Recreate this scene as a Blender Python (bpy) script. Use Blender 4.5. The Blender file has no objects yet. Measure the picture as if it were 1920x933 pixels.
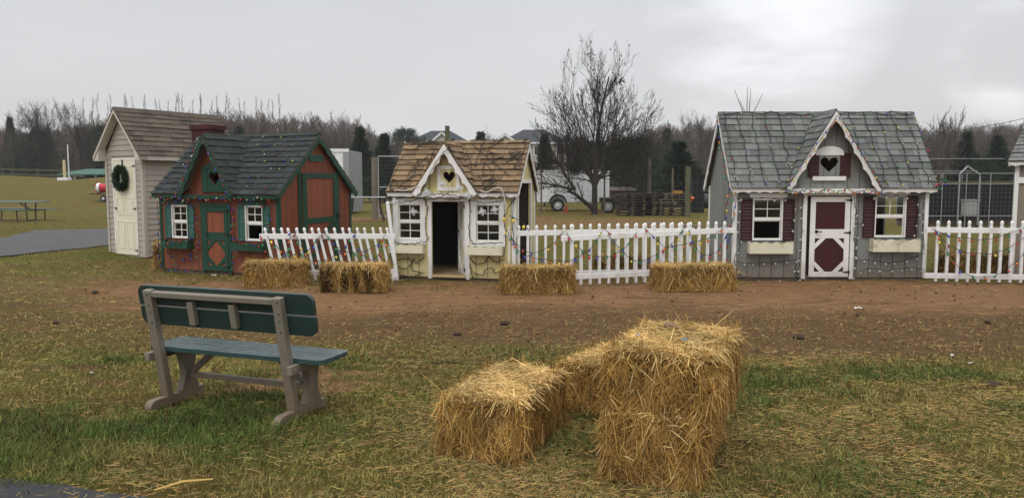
import bpy, math, random
import numpy as np
from mathutils import Vector, Matrix
from mathutils.geometry import tessellate_polygon

R = random.Random(11)
NP = np.random.default_rng(5)
PI = math.pi
scene = bpy.context.scene
COL = scene.collection

# ------------------------------------------------------------------ camera numbers
F, CH, HY = 1450.0, 1.65, 340.0
PITCH = math.atan((466.5 - HY) / F)
def ray(px, py):
    x = (px - 960) / F; u = (466.5 - py) / F
    return x, math.cos(PITCH) + u * math.sin(PITCH), -math.sin(PITCH) + u * math.cos(PITCH)
def at(px, py, Y):
    x, y, z = ray(px, py); k = Y / y
    return Vector((x * k, Y, CH + z * k))
def gnd(px, py, g=0.0):
    x, y, z = ray(px, py); k = (g - CH) / z
    return Vector((x * k, y * k, g))
def onplane(px, py, C, u):
    x, y, z = ray(px, py); n = (-u[1], u[0])
    k = (n[0] * C[0] + n[1] * C[1]) / (n[0] * x + n[1] * y)
    return (x * k - C[0]) * u[0] + (y * k - C[1]) * u[1], CH + z * k

# ------------------------------------------------------------------ noise
def _hash(ix, iy, s):
    h = (ix * 374761393 + iy * 668265263 + s * 1442695041) & 0xFFFFFFFF
    h = ((h ^ (h >> 13)) * 1274126177) & 0xFFFFFFFF
    return ((h ^ (h >> 16)) & 0xFFFF) / 65535.0
def vnoise(x, y, s=0):
    x = np.asarray(x, float); y = np.asarray(y, float)
    ix = np.floor(x).astype(np.int64); iy = np.floor(y).astype(np.int64)
    fx = x - ix; fy = y - iy
    fx = fx * fx * (3 - 2 * fx); fy = fy * fy * (3 - 2 * fy)
    a = _hash(ix, iy, s); b = _hash(ix + 1, iy, s); c = _hash(ix, iy + 1, s); d = _hash(ix + 1, iy + 1, s)
    return (a * (1 - fx) + b * fx) * (1 - fy) + (c * (1 - fx) + d * fx) * fy
def fbm(x, y, s=0, o=4):
    t = 0; a = .5; n = 0
    for k in range(o):
        t = t + a * vnoise(np.asarray(x) * 2 ** k, np.asarray(y) * 2 ** k, s + k * 17); n += a; a *= .5
    return t / n
def sst(a, b, x):
    t = np.clip((np.asarray(x, float) - a) / (b - a), 0, 1)
    return t * t * (3 - 2 * t)

# ------------------------------------------------------------------ materials
def newmat(name):
    m = bpy.data.materials.new(name); m.use_nodes = True
    nt = m.node_tree
    return m, nt, nt.nodes['Principled BSDF']
def N(nt, typ, **kw):
    n = nt.nodes.new(typ)
    for k, v in kw.items():
        if k.startswith('i_'):
            n.inputs[k[2:].replace('_', ' ')].default_value = v
        else:
            setattr(n, k, v)
    return n
def mathn(nt, op, a, b=None, clamp=False):
    n = nt.nodes.new('ShaderNodeMath'); n.operation = op; n.use_clamp = clamp
    for i, v in enumerate((a, b)):
        if v is None: continue
        if isinstance(v, (int, float)): n.inputs[i].default_value = v
        else: nt.links.new(v, n.inputs[i])
    return n.outputs[0]
def mixc(nt, fac, a, b, mode='MIX'):
    n = nt.nodes.new('ShaderNodeMix'); n.data_type = 'RGBA'; n.blend_type = mode
    for s, v in ((n.inputs['Factor'], fac), (n.inputs['A'], a), (n.inputs['B'], b)):
        if isinstance(v, (int, float)): s.default_value = v
        elif isinstance(v, tuple): s.default_value = (v + (1,))[:4]
        else: nt.links.new(v, s)
    return n.outputs['Result']
def ramp(nt, val, p0, p1):
    n = nt.nodes.new('ShaderNodeMapRange'); n.clamp = True
    n.inputs['From Min'].default_value = p0; n.inputs['From Max'].default_value = p1
    nt.links.new(val, n.inputs['Value']); return n.outputs['Result']
def noisen(nt, vec, scale, detail=4, rough=.6):
    n = nt.nodes.new('ShaderNodeTexNoise'); n.inputs['Scale'].default_value = scale
    n.inputs['Detail'].default_value = detail; n.inputs['Roughness'].default_value = rough
    nt.links.new(vec, n.inputs['Vector']); return n.outputs['Fac']
def bump(nt, b, h, strength, dist=.01):
    n = nt.nodes.new('ShaderNodeBump'); n.inputs['Strength'].default_value = strength
    n.inputs['Distance'].default_value = dist
    nt.links.new(h, n.inputs['Height']); nt.links.new(n.outputs[0], b.inputs['Normal'])

MATS = {}
def pm(name, col, rough=.7, var=.18, scale=3, stretch=(1, 1, 1), bmp=.3, bscale=60, isl=0, groove=None, stain=None, spec=.35, metal=0, attr=None, stain_scale=1.6, mud=0, grain=0):
    """painted / plain material with mottling, optional board grooves (axis, spacing), per-piece variation and weather stains"""
    if name in MATS: return MATS[name]
    m, nt, b = newmat(name)
    tc = nt.nodes.new('ShaderNodeTexCoord')
    mp = nt.nodes.new('ShaderNodeMapping'); mp.inputs['Scale'].default_value = stretch
    nt.links.new(tc.outputs['Object'], mp.inputs['Vector'])
    v = mp.outputs[0]
    n1 = noisen(nt, v, scale, 5, .65)
    f = mathn(nt, 'MULTIPLY', mathn(nt, 'SUBTRACT', n1, .5), var * 4)
    f = mathn(nt, 'ADD', f, 1.0)
    if isl:
        g = nt.nodes.new('ShaderNodeNewGeometry')
        r = mathn(nt, 'MULTIPLY', mathn(nt, 'SUBTRACT', g.outputs['Random Per Island'], .5), isl * 2)
        f = mathn(nt, 'ADD', f, r)
    f = mathn(nt, 'MAXIMUM', f, .15)
    if attr:
        a = nt.nodes.new('ShaderNodeAttribute'); a.attribute_name = attr
        base = a.outputs['Color']
    else:
        base = tuple(col)
    cc = nt.nodes.new('ShaderNodeCombineColor')
    for i in range(3): nt.links.new(f, cc.inputs[i])
    c = mixc(nt, 1.0, base, cc.outputs[0], 'MULTIPLY')
    if stain:
        s = ramp(nt, noisen(nt, v, stain_scale, 6, .7), stain[2], stain[2] + .14)
        c = mixc(nt, mathn(nt, 'MULTIPLY', s, stain[1]), c, tuple(stain[0]))
    if grain:      # wood grain and worn streaks in the paint, running up the boards
        gm_ = nt.nodes.new('ShaderNodeMapping'); gm_.inputs['Scale'].default_value = (1, 1, .06); nt.links.new(tc.outputs['Object'], gm_.inputs['Vector'])
        gn = noisen(nt, gm_.outputs[0], 55, 4, .7)
        c = mixc(nt, mathn(nt, 'MULTIPLY', ramp(nt, gn, .52, .70), grain), c, tuple(k * .45 for k in col))
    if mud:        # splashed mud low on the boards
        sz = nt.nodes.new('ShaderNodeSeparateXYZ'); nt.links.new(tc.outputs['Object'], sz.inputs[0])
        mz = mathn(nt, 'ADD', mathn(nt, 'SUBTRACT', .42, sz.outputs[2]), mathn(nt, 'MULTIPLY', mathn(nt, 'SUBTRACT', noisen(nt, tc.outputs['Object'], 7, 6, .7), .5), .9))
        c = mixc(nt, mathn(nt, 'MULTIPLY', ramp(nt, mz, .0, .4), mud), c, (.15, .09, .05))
    h = noisen(nt, v, bscale, 3, .6)
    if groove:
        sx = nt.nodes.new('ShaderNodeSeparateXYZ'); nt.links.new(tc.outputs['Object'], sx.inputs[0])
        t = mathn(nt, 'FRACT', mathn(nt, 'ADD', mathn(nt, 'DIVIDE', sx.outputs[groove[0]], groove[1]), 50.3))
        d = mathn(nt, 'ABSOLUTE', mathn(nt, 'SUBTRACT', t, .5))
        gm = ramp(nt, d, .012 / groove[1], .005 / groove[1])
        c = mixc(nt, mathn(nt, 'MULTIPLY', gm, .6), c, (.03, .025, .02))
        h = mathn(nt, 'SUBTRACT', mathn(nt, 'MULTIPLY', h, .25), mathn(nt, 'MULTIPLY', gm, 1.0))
    nt.links.new(c, b.inputs['Base Color'])
    b.inputs['Roughness'].default_value = rough
    b.inputs['Specular IOR Level'].default_value = spec
    b.inputs['Metallic'].default_value = metal
    if bmp: bump(nt, b, h, bmp, .008)
    MATS[name] = m
    return m

W_ = (1, 1, .15)
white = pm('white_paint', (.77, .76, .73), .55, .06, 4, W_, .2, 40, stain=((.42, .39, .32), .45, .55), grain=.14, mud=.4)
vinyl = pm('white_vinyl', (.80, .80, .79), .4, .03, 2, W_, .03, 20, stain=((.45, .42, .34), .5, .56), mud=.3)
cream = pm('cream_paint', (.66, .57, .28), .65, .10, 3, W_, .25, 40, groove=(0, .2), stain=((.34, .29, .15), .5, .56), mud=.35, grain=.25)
creambox = pm('cream_box_paint', (.66, .63, .47), .6, .08, 4, (1, 1, 1), .2, 40, stain=((.30, .24, .12), .7, .55), stain_scale=5)
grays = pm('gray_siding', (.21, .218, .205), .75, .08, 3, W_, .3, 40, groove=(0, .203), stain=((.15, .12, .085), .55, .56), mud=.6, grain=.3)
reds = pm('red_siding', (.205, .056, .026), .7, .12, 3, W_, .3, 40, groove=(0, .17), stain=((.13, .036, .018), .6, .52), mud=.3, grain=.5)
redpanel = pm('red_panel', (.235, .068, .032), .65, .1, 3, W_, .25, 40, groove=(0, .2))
green = pm('green_trim', (.012, .055, .034), .55, .15, 4, W_, .2, 40, grain=.5)
greensh = pm('green_shutter', (.035, .11, .088), .6, .1, 4, W_, .15, 40)
maroon = pm('maroon_paint', (.042, .009, .010), .55, .1, 4, W_, .15, 40)
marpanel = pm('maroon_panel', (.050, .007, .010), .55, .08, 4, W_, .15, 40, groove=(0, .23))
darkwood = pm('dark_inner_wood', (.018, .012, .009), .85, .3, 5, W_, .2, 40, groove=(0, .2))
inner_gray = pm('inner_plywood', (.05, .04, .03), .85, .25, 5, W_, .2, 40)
floorw = pm('floor_boards', (.22, .15, .08), .8, .2, 5, (.2, 1, 1), .2, 40)
skid = pm('weathered_timber', (.14, .11, .08), .85, .25, 6, (1, 1, 1), .4, 30)
taupe = pm('taupe_vinyl_siding', (.37, .33, .28), .5, .04, 2, (1, 1, 1), .05, 30, stain=((.33, .29, .23), .4, .58))
taupe2 = pm('taupe_trim', (.44, .40, .34), .5, .04, 2, (1, 1, 1), .05, 30)
doorcream = pm('cream_door', (.74, .71, .55), .4, .03, 2, (1, 1, 1), .03, 30)
black = pm('black_iron', (.012, .012, .012), .5, .1, 5)
brownsh = pm('brown_shingles', (.20, .132, .074), .9, .12, 7, (1, 1, 1), .7, 140, isl=.34, stain=((.09, .06, .04), .6, .56), stain_scale=2)
graysh = pm('gray_shingles', (.142, .148, .140), .9, .12, 6, (1, 1, 1), .7, 140, isl=.28, stain=((.07, .085, .07), .6, .54), stain_scale=2)
darksh = pm('dark_green_shingles', (.030, .038, .036), .9, .15, 6, (1, 1, 1), .7, 140, isl=.3, stain=((.016, .022, .02), .6, .55), stain_scale=2)
taupesh = pm('taupe_shingles', (.088, .070, .053), .92, .12, 5, (1, 1, 1), .7, 140, isl=.3, stain=((.05, .042, .034), .7, .56), stain_scale=1.4)
wire_m = pm('green_wire', (.008, .018, .012), .5, .1, 5, bmp=0)
wire_w = pm('white_wire', (.7, .7, .68), .5, .05, 5, bmp=0)
metal_m = pm('galvanised_metal', (.30, .31, .32), .5, .1, 5, metal=.3, bmp=.05)
meshw = pm('dull_mesh_wire', (.10, .10, .10), .7, .1, 5, bmp=0)
rubber = pm('tyre_rubber', (.016, .016, .016), .8, .1, 8)
wpaint = pm('white_enamel', (.70, .72, .74), .35, .05, 1.5, W_, .02, 20, stain=((.35, .33, .29), .5, .57))
postw = pm('grey_post_timber', (.16, .135, .10), .9, .25, 5, (1, 1, .2), .5, 40)
mossw = pm('mossy_timber', (.10, .10, .055), .9, .25, 5, (1, 1, .2), .5, 40)
palletm = pm('pallet_wood_dark', (.055, .040, .032), .9, .3, 4, (.3, 1, 1), .5, 40, isl=.3)
palletl = pm('pallet_wood', (.15, .115, .085), .9, .3, 4, (.3, 1, 1), .5, 40, isl=.35)
bark = pm('grey_bark', (.085, .070, .058), .9, .3, 4, (1, 1, .3), .6, 30)
barkbig = pm('dark_bark', (.030, .024, .020), .9, .3, 4, (1, 1, .3), .6, 30)
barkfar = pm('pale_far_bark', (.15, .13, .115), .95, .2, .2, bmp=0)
tinted = pm('tinted_matter', (1, 1, 1), .9, .10, 3, (1, 1, 1), 0, attr='tint', spec=.08)
tintedwet = pm('tinted_blades', (1, 1, 1), .6, .10, 3, (1, 1, 1), 0, attr='tint', spec=.12)
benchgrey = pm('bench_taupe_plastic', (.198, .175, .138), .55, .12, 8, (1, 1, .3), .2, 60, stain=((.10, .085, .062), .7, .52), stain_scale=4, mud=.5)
benchgreen = pm('bench_green_plastic', (.014, .034, .030), .45, .12, 8, (.3, 1, 1), .2, 60, spec=.5)
rock = pm('brown_stone', (.22, .13, .09), .85, .25, 10, bmp=.5, bscale=30)
siding_far = pm('far_house_siding', (.42, .38, .31), .8, .03, 1, bmp=0)
roof_far = pm('far_house_roof', (.030, .033, .040), .9, .1, .4, bmp=0)

def glassm():
    m, nt, b = newmat('window_glass')
    out = nt.nodes['Material Output']
    t = nt.nodes.new('ShaderNodeBsdfTransparent'); g = nt.nodes.new('ShaderNodeBsdfGlossy'); g.inputs['Roughness'].default_value = .05
    mx = nt.nodes.new('ShaderNodeMixShader'); mx.inputs[0].default_value = .06
    t.inputs['Color'].default_value = (.85, .88, .86, 1)
    nt.links.new(t.outputs[0], mx.inputs[1]); nt.links.new(g.outputs[0], mx.inputs[2]); nt.links.new(mx.outputs[0], out.inputs[0])
    return m
glass = glassm()
def bulbm(name, col, alpha=0):
    m, nt, b = newmat(name)
    b.inputs['Base Color'].default_value = (*col, 1); b.inputs['Roughness'].default_value = .22
    b.inputs['Coat Weight'].default_value = .4
    return m
BULB = {'red': bulbm('red_bulb', (.42, .012, .012)), 'blue': bulbm('blue_bulb', (.015, .04, .42)), 'green': bulbm('green_bulb', (.008, .22, .07)),
        'yellow': bulbm('yellow_bulb', (.75, .55, .04)), 'orange': bulbm('orange_bulb', (.7, .16, .02)), 'clear': bulbm('clear_bulb', (.46, .47, .45)),
        'purple': bulbm('purple_bulb', (.18, .03, .38))}

# ------------------------------------------------------------------ mesh helpers
class MB:
    def __init__(s): s.v = []; s.f = []; s.mi = []
    def add(s, vs, fs, mi=0):
        o = len(s.v); s.v += [tuple(p) for p in vs]; s.f += [tuple(i + o for i in f) for f in fs]; s.mi += [mi] * len(fs)
    def box(s, x0, x1, y0, y1, z0, z1, M=None, mi=0):
        vs = [Vector((x, y, z)) for x in (x0, x1) for y in (y0, y1) for z in (z0, z1)]
        if M is not None: vs = [M @ p for p in vs]
        s.add(vs, [(0, 1, 3, 2), (4, 6, 7, 5), (0, 4, 5, 1), (2, 3, 7, 6), (0, 2, 6, 4), (1, 5, 7, 3)], mi)
    def bar(s, p, q, w, h, up=(0, 0, 1), mi=0):
        p = Vector(p); q = Vector(q); d = (q - p); L = d.length; d.normalize(); up = Vector(up)
        if abs(d.dot(up)) > .97: up = Vector((0, 1, 0))
        x = d.cross(up).normalized(); z = x.cross(d)
        M = Matrix.Translation(p) @ Matrix((x, d, z)).transposed().to_4x4()
        s.box(-w / 2, w / 2, 0, L, -h / 2, h / 2, M, mi)
    def tube(s, p, q, r0, r1=None, n=8, mi=0, cap=True):
        p = Vector(p); q = Vector(q); r1 = r0 if r1 is None else r1
        d = (q - p).normalized(); a = Vector((0, 0, 1)) if abs(d.z) < .9 else Vector((1, 0, 0))
        x = d.cross(a).normalized(); y = d.cross(x)
        vs = []
        for c, r in ((p, r0), (q, r1)):
            for k in range(n):
                t = 2 * PI * k / n; vs.append(c + x * math.cos(t) * r + y * math.sin(t) * r)
        fs = [(k, (k + 1) % n, n + (k + 1) % n, n + k) for k in range(n)]
        if cap: fs += [tuple(range(n))[::-1], tuple(range(n, 2 * n))]
        s.add(vs, fs, mi)
    def prism(s, poly, d, mi=0):
        """convex polygon (Vectors) extruded by vector d (from poly to poly+d)"""
        n = len(poly); vs = list(poly) + [p + d for p in poly]
        s.add(vs, [tuple(range(n))[::-1], tuple(range(n, 2 * n))] + [(k, (k + 1) % n, n + (k + 1) % n, n + k) for k in range(n)], mi)
    def plate(s, outer, holes=(), th=.02, y0=0.0, mi=0, mi_back=None):
        """polygon in the x-z plane with holes, from y0 to y0+th"""
        loops = [[Vector((x, 0, z)) for x, z in lp] for lp in [outer] + list(holes)]
        flat = [p for lp in loops for p in lp]
        flat2 = [[Vector((p.x, p.z, 0)) for p in lp] for lp in loops]
        tris = tessellate_polygon(flat2)
        n = len(flat)
        vs = [Vector((p.x, y0, p.z)) for p in flat] + [Vector((p.x, y0 + th, p.z)) for p in flat]
        s.add(vs, [tuple(t) for t in tris], mi)
        o = len(s.v) - 2 * n
        s.f += [tuple(i + n + o for i in t[::-1]) for t in tris]; s.mi += [mi if mi_back is None else mi_back] * len(tris)
        k = 0
        for lp in loops:
            m = len(lp)
            for i in range(m):
                a = k + i; b = k + (i + 1) % m
                s.f.append((a + o, b + o, b + n + o, a + n + o)); s.mi.append(mi)
            k += m
    def build(s, name, mats, parent=None, M=None, smooth=False, bevel=0):
        me = bpy.data.meshes.new(name); me.from_pydata(s.v, [], s.f)
        if not isinstance(mats, (list, tuple)): mats = [mats]
        for m in mats: me.materials.append(m)
        me.polygons.foreach_set('material_index', s.mi)
        if smooth: me.polygons.foreach_set('use_smooth', [True] * len(s.f))
        me.update()
        import bmesh
        bm = bmesh.new(); bm.from_mesh(me); bmesh.ops.recalc_face_normals(bm, faces=bm.faces); bm.to_mesh(me); bm.free()
        o = bpy.data.objects.new(name, me); COL.objects.link(o)
        if parent is not None: o.parent = parent
        if M is not None: o.matrix_local = M
        if bevel:
            b = o.modifiers.new('bevel', 'BEVEL'); b.width = bevel; b.segments = 2; b.limit_method = 'ANGLE'
        return o

def tag(o, label, cat, group=None, kind=None):
    if label: o['label'] = label
    if cat: o['category'] = cat
    if group: o['group'] = group
    if kind: o['kind'] = kind
    return o
def thing(name, label, cat, loc=(0, 0, 0), rz=0.0, group=None):
    o = bpy.data.objects.new(name, None); COL.objects.link(o)
    o.location = loc; o.rotation_euler = (0, 0, rz); o.empty_display_size = .1
    return tag(o, label, cat, group)
def structure(o): o['kind'] = 'structure'; return o
def Mt(x=0, y=0, z=0): return Matrix.Translation((x, y, z))
def Rz(a): return Matrix.Rotation(a, 4, 'Z')
def Ry(a): return Matrix.Rotation(a, 4, 'Y')
def copy_tree(o, parent=None):
    c = o.copy(); COL.objects.link(c)
    if parent is not None: c.parent = parent
    for ch in list(o.children): copy_tree(ch, c)
    return c

def npmesh(name, verts, quads=None, tris=None, tint=None, mats=(), smooth=False, midx=None):
    me = bpy.data.meshes.new(name)
    verts = np.asarray(verts, np.float32)
    me.vertices.add(len(verts)); me.vertices.foreach_set('co', verts.ravel())
    ls = []; tot = []
    if quads is not None and len(quads): ls.append(np.asarray(quads).ravel()); tot.append(np.full(len(quads), 4))
    if tris is not None and len(tris): ls.append(np.asarray(tris).ravel()); tot.append(np.full(len(tris), 3))
    li = np.concatenate(ls).astype(np.int32); tot = np.concatenate(tot).astype(np.int32)
    st = np.concatenate([[0], np.cumsum(tot)[:-1]]).astype(np.int32)
    me.loops.add(len(li)); me.loops.foreach_set('vertex_index', li)
    me.polygons.add(len(tot)); me.polygons.foreach_set('loop_start', st); me.polygons.foreach_set('loop_total', tot)
    if midx is not None: me.polygons.foreach_set('material_index', np.asarray(midx, np.int32))
    if smooth: me.polygons.foreach_set('use_smooth', np.ones(len(tot), bool))
    for m in mats: me.materials.append(m)
    if tint is not None:
        a = me.color_attributes.new('tint', 'FLOAT_COLOR', 'POINT')
        c = np.ones((len(verts), 4), np.float32); c[:, :3] = tint; a.data.foreach_set('color', c.ravel())
    me.update(calc_edges=True); me.validate()
    return me
def link(name, me, parent=None, loc=None):
    o = bpy.data.objects.new(name, me); COL.objects.link(o)
    if parent is not None: o.parent = parent
    if loc is not None: o.location = loc
    return o
def strips(P, Wd):
    """P (N,K,3) centre lines, Wd (N,K,3) half-width vectors -> verts, quads"""
    n, k, _ = P.shape
    V = np.stack([P - Wd, P + Wd], 2).reshape(-1, 3)
    base = (np.arange(n)[:, None] * k + np.arange(k - 1)[None]) * 2
    q = np.stack([base, base + 1, base + 3, base + 2], -1).reshape(-1, 4)
    return V, q
def tubes(S, sides=3):
    """S (N,8): p0, p1, r0, r1"""
    S = np.asarray(S, float); p0 = S[:, 0:3]; p1 = S[:, 3:6]; r0 = S[:, 6:7]; r1 = S[:, 7:8]
    d = p1 - p0; d /= np.linalg.norm(d, axis=1, keepdims=True) + 1e-9
    a = np.where(np.abs(d[:, 2:3]) < .9, np.array([[0, 0, 1.]]), np.array([[1., 0, 0]]))
    x = np.cross(d, a); x /= np.linalg.norm(x, axis=1, keepdims=True) + 1e-9
    y = np.cross(d, x)
    vs = []
    for p, r in ((p0, r0), (p1, r1)):
        for k in range(sides):
            t = 2 * PI * k / sides; vs.append(p + (x * math.cos(t) + y * math.sin(t)) * r)
    V = np.stack(vs, 1).reshape(-1, 3)
    b = np.arange(len(S))[:, None] * 2 * sides
    q = []
    for k in range(sides):
        k2 = (k + 1) % sides
        q.append(np.stack([b[:, 0] + k, b[:, 0] + k2, b[:, 0] + sides + k2, b[:, 0] + sides + k], -1))
    return V, np.concatenate(q)
def wire_obj(name, paths, r, mat, parent=None, sides=4, extra=None):
    S = []
    for pts in paths:
        for a, b in zip(pts[:-1], pts[1:]): S.append([*a, *b, r, r])
    if extra: S += extra
    V, q = tubes(S, sides)
    return link(name, npmesh(name, V, q, mats=[mat]), parent)

# ------------------------------------------------------------------ ground
def gz(x, y):
    x = np.asarray(x, float); y = np.asarray(y, float)
    r = x / np.maximum(y, 5)
    a = sst(-.30, -.42, r) * sst(38, 64, y)
    crest = 2.0 + .25 * vnoise(x / 9, y / 40, 3) - .38 * np.exp(-((x + 36.5) / 3.2) ** 2)
    z = a * (crest - 1.3 * sst(66, 85, y))
    z = z + .14 * np.exp(-(((x + 9.3) / .8) ** 2 + ((y - 17.9) / .9) ** 2))
    z = z + sst(300, 520, y) * 3
    return z
def gz1(x, y): return float(gz(np.array([x]), np.array([y]))[0])

def masks(x, y):
    n1 = fbm(x * .9, y * 1.6, 1); n2 = fbm(x * 2.7, y * 4.5, 9); n3 = fbm(x * .35, y * .5, 21)
    path_c = 11.25 + .25 * np.sin(x * .5) + 1.4 * sst(-3.5, -8, x)
    w = .85 + .5 * (n3 - .5) + .2 * sst(1.5, 4, x)
    dirt = sst(w + 1.5, w - .6, np.abs(y - path_c) + (n1 - .5) * 2.0 + (n2 - .5) * 1.1) * (1 - .75 * sst(-4.5, -8.5, x))
    d2 = np.exp(-(((x + 1.75) / .75) ** 2 + ((y - 6.35) / .5) ** 2)) * 1.5
    dirt = np.maximum(dirt, .8 * sst(.35, 1.1, d2 + (n2 - .5) * 1.6))
    d3 = sst(.4, .75, np.exp(-(((x - 2.5) / 6) ** 2 + ((y - 31) / 7) ** 2)) + (n3 - .5) * 1.1) * .6
    dirt = np.maximum(dirt, d3)
    d4 = sst(.5, .8, np.exp(-(((x + 6.5) / 3) ** 2 + ((y - 33) / 4) ** 2)) + (n3 - .5) * .8) * .6
    dirt = np.maximum(dirt, d4)
    mul = sst(6.5, 8.4, y + (n1 - .5) * 3.0) * sst(13.2, 11.4, y) * (.55 + .45 * sst(-5, -.5, x + (n3 - .5) * 3))
    mul = np.maximum(mul, .8 * sst(.60, .74, fbm(x * 1.1, y * 2.2, 40)) * sst(14.5, 12.5, y) * sst(7, 7.8, y))
    for (px, py, rx, ry) in ((140, 688, .32, .12), (190, 715, .3, .1), (60, 600, .7, .16), (330, 715, .25, .12), (60, 575, .7, .14)):
        g = gnd(px, py)
        mul = np.maximum(mul, sst(.35, .7, np.exp(-(((x - g.x) / rx) ** 2 + ((y - g.y) / ry) ** 2)) + (n2 - .5) * .7) * .9)
    mul = np.maximum(mul, sst(3.98, 3.8, y + (n2 - .5) * .25) * .8 * sst(1.2, .2, x))
    lush = sst(.50, .72, fbm(x * 1.1, y * 1.7, 60)) * sst(8.3, 6.2, y)
    lush = np.maximum(lush, np.exp(-(((x + 2.0) / .85) ** 2 + ((y - 5.0) / .55) ** 2)) * 1.0)
    lush = np.maximum(lush, .9 * np.exp(-(((x - .35) / .35) ** 2 + ((y - 4.75) / .5) ** 2)))
    lush = np.maximum(lush, .9 * np.exp(-(((x - 1.75) / .6) ** 2 + ((y - 4.15) / .35) ** 2)))
    lush = np.maximum(lush, .9 * sst(.4, .7, n1) * np.exp(-(((x - 3.0) / 1.4) ** 2 + ((y - 6.6) / .45) ** 2)))
    lush = np.clip(lush + (n2 - .5) * .3, 0, 1)
    return np.clip(dirt, 0, 1), np.clip(mul, 0, 1), lush

def build_ground():
    xs = np.concatenate([-np.geomspace(14, 420, 46)[::-1], np.arange(-13.9, 13.95, .1), np.geomspace(14, 420, 46)])
    ys = np.concatenate([np.linspace(-40, 2.5, 10), np.arange(2.6, 18, .1), np.geomspace(18, 620, 130)])
    X, Y = np.meshgrid(xs, ys)
    Z = gz(X, Y)
    near = sst(20, 14, Y) * sst(15, 12, np.abs(X)) * sst(2, 3, Y)
    Z = Z + near * ((fbm(X * 1.5, Y * 1.5, 77) - .5) * .03 - .006)
    V = np.stack([X, Y, Z], -1).reshape(-1, 3)
    ny, nx = X.shape
    i = np.arange(ny - 1)[:, None] * nx + np.arange(nx - 1)[None]
    q = np.stack([i, i + 1, i + nx + 1, i + nx], -1).reshape(-1, 4)
    d, m, l = masks(X, Y)
    T = np.stack([d, m, l], -1).reshape(-1, 3)
    mat, nt, b = newmat('worn_ground')
    tc = nt.nodes.new('ShaderNodeTexCoord'); v = tc.outputs['Object']
    at_ = nt.nodes.new('ShaderNodeAttribute'); at_.attribute_name = 'tint'
    sp = nt.nodes.new('ShaderNodeSeparateColor'); nt.links.new(at_.outputs['Color'], sp.inputs[0])
    mp = nt.nodes.new('ShaderNodeMapping'); mp.inputs['Scale'].default_value = (1, 2.2, 1); nt.links.new(v, mp.inputs[0]); vs_ = mp.outputs[0]
    nbig = noisen(nt, v, .22, 5, .6); nmid = noisen(nt, vs_, 2.6, 6, .7); nfin = noisen(nt, vs_, 22, 5, .75); nvf = noisen(nt, v, 120, 3, .7)
    # grass
    g = mixc(nt, ramp(nt, nmid, .35, .68), (.064, .066, .012), (.150, .112, .026))
    g = mixc(nt, mathn(nt, 'MULTIPLY', ramp(nt, nbig, .42, .62), .6), g, (.135, .088, .024))
    g = mixc(nt, mathn(nt, 'MULTIPLY', sp.outputs[2], .85), g, (.044, .054, .012))
    g = mixc(nt, mathn(nt, 'MULTIPLY', ramp(nt, nfin, .50, .68), .45), g, (.19, .145, .062))
    g = mixc(nt, mathn(nt, 'MULTIPLY', ramp(nt, nfin, .44, .30), .6), g, (.024, .022, .010))
    mp3 = nt.nodes.new('ShaderNodeMapping'); mp3.inputs['Scale'].default_value = (.35, .8, 1); nt.links.new(v, mp3.inputs[0]); nfar = noisen(nt, mp3.outputs[0], 1.0, 8, .8); nf2 = noisen(nt, vs_, .09, 4, .6)
    g = mixc(nt, mathn(nt, 'MULTIPLY', ramp(nt, nfar, .46, .56), .8), g, (.085, .096, .012))
    g = mixc(nt, mathn(nt, 'MULTIPLY', ramp(nt, nfar, .48, .36), .75), g, (.078, .046, .017))
    g = mixc(nt, mathn(nt, 'MULTIPLY', ramp(nt, nf2, .46, .60), .5), g, (.128, .088, .026))
    # mulch / trodden brown litter
    mu = mixc(nt, ramp(nt, nfin, .34, .66), (.070, .038, .018), (.180, .106, .050))
    mu = mixc(nt, mathn(nt, 'MULTIPLY', ramp(nt, nmid, .5, .62), .6), mu, (.062, .036, .018))
    mf = ramp(nt, mathn(nt, 'ADD', sp.outputs[1], mathn(nt, 'MULTIPLY', mathn(nt, 'SUBTRACT', nfin, .5), 1.6)), .12, .95)
    c = mixc(nt, mf, g, mu)
    di = mixc(nt, ramp(nt, nmid, .3, .7), (.125, .066, .031), (.215, .122, .060))
    di = mixc(nt, mathn(nt, 'MULTIPLY', ramp(nt, nfin, .55, .7), .5), di, (.075, .038, .018))
    df = ramp(nt, mathn(nt, 'ADD', mathn(nt, 'ADD', sp.outputs[0], mathn(nt, 'MULTIPLY', mathn(nt, 'SUBTRACT', nfin, .5), 1.3)), mathn(nt, 'MULTIPLY', mathn(nt, 'SUBTRACT', nmid, .5), 1.2)), .25, .75)
    c = mixc(nt, df, c, di)
    nt.links.new(c, b.inputs['Base Color']); b.inputs['Roughness'].default_value = .9; b.inputs['Specular IOR Level'].default_value = .08
    h = mathn(nt, 'ADD', mathn(nt, 'MULTIPLY', nfin, 1.0), mathn(nt, 'MULTIPLY', nvf, .3))
    h = mathn(nt, 'MULTIPLY', h, mathn(nt, 'SUBTRACT', 1.0, mathn(nt, 'MULTIPLY', df, .75)))
    bump(nt, b, h, .9, .035)
    me = npmesh('ground', V, q, tint=T, mats=[mat], smooth=True)
    structure(link('ground', me))
build_ground()

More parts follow.
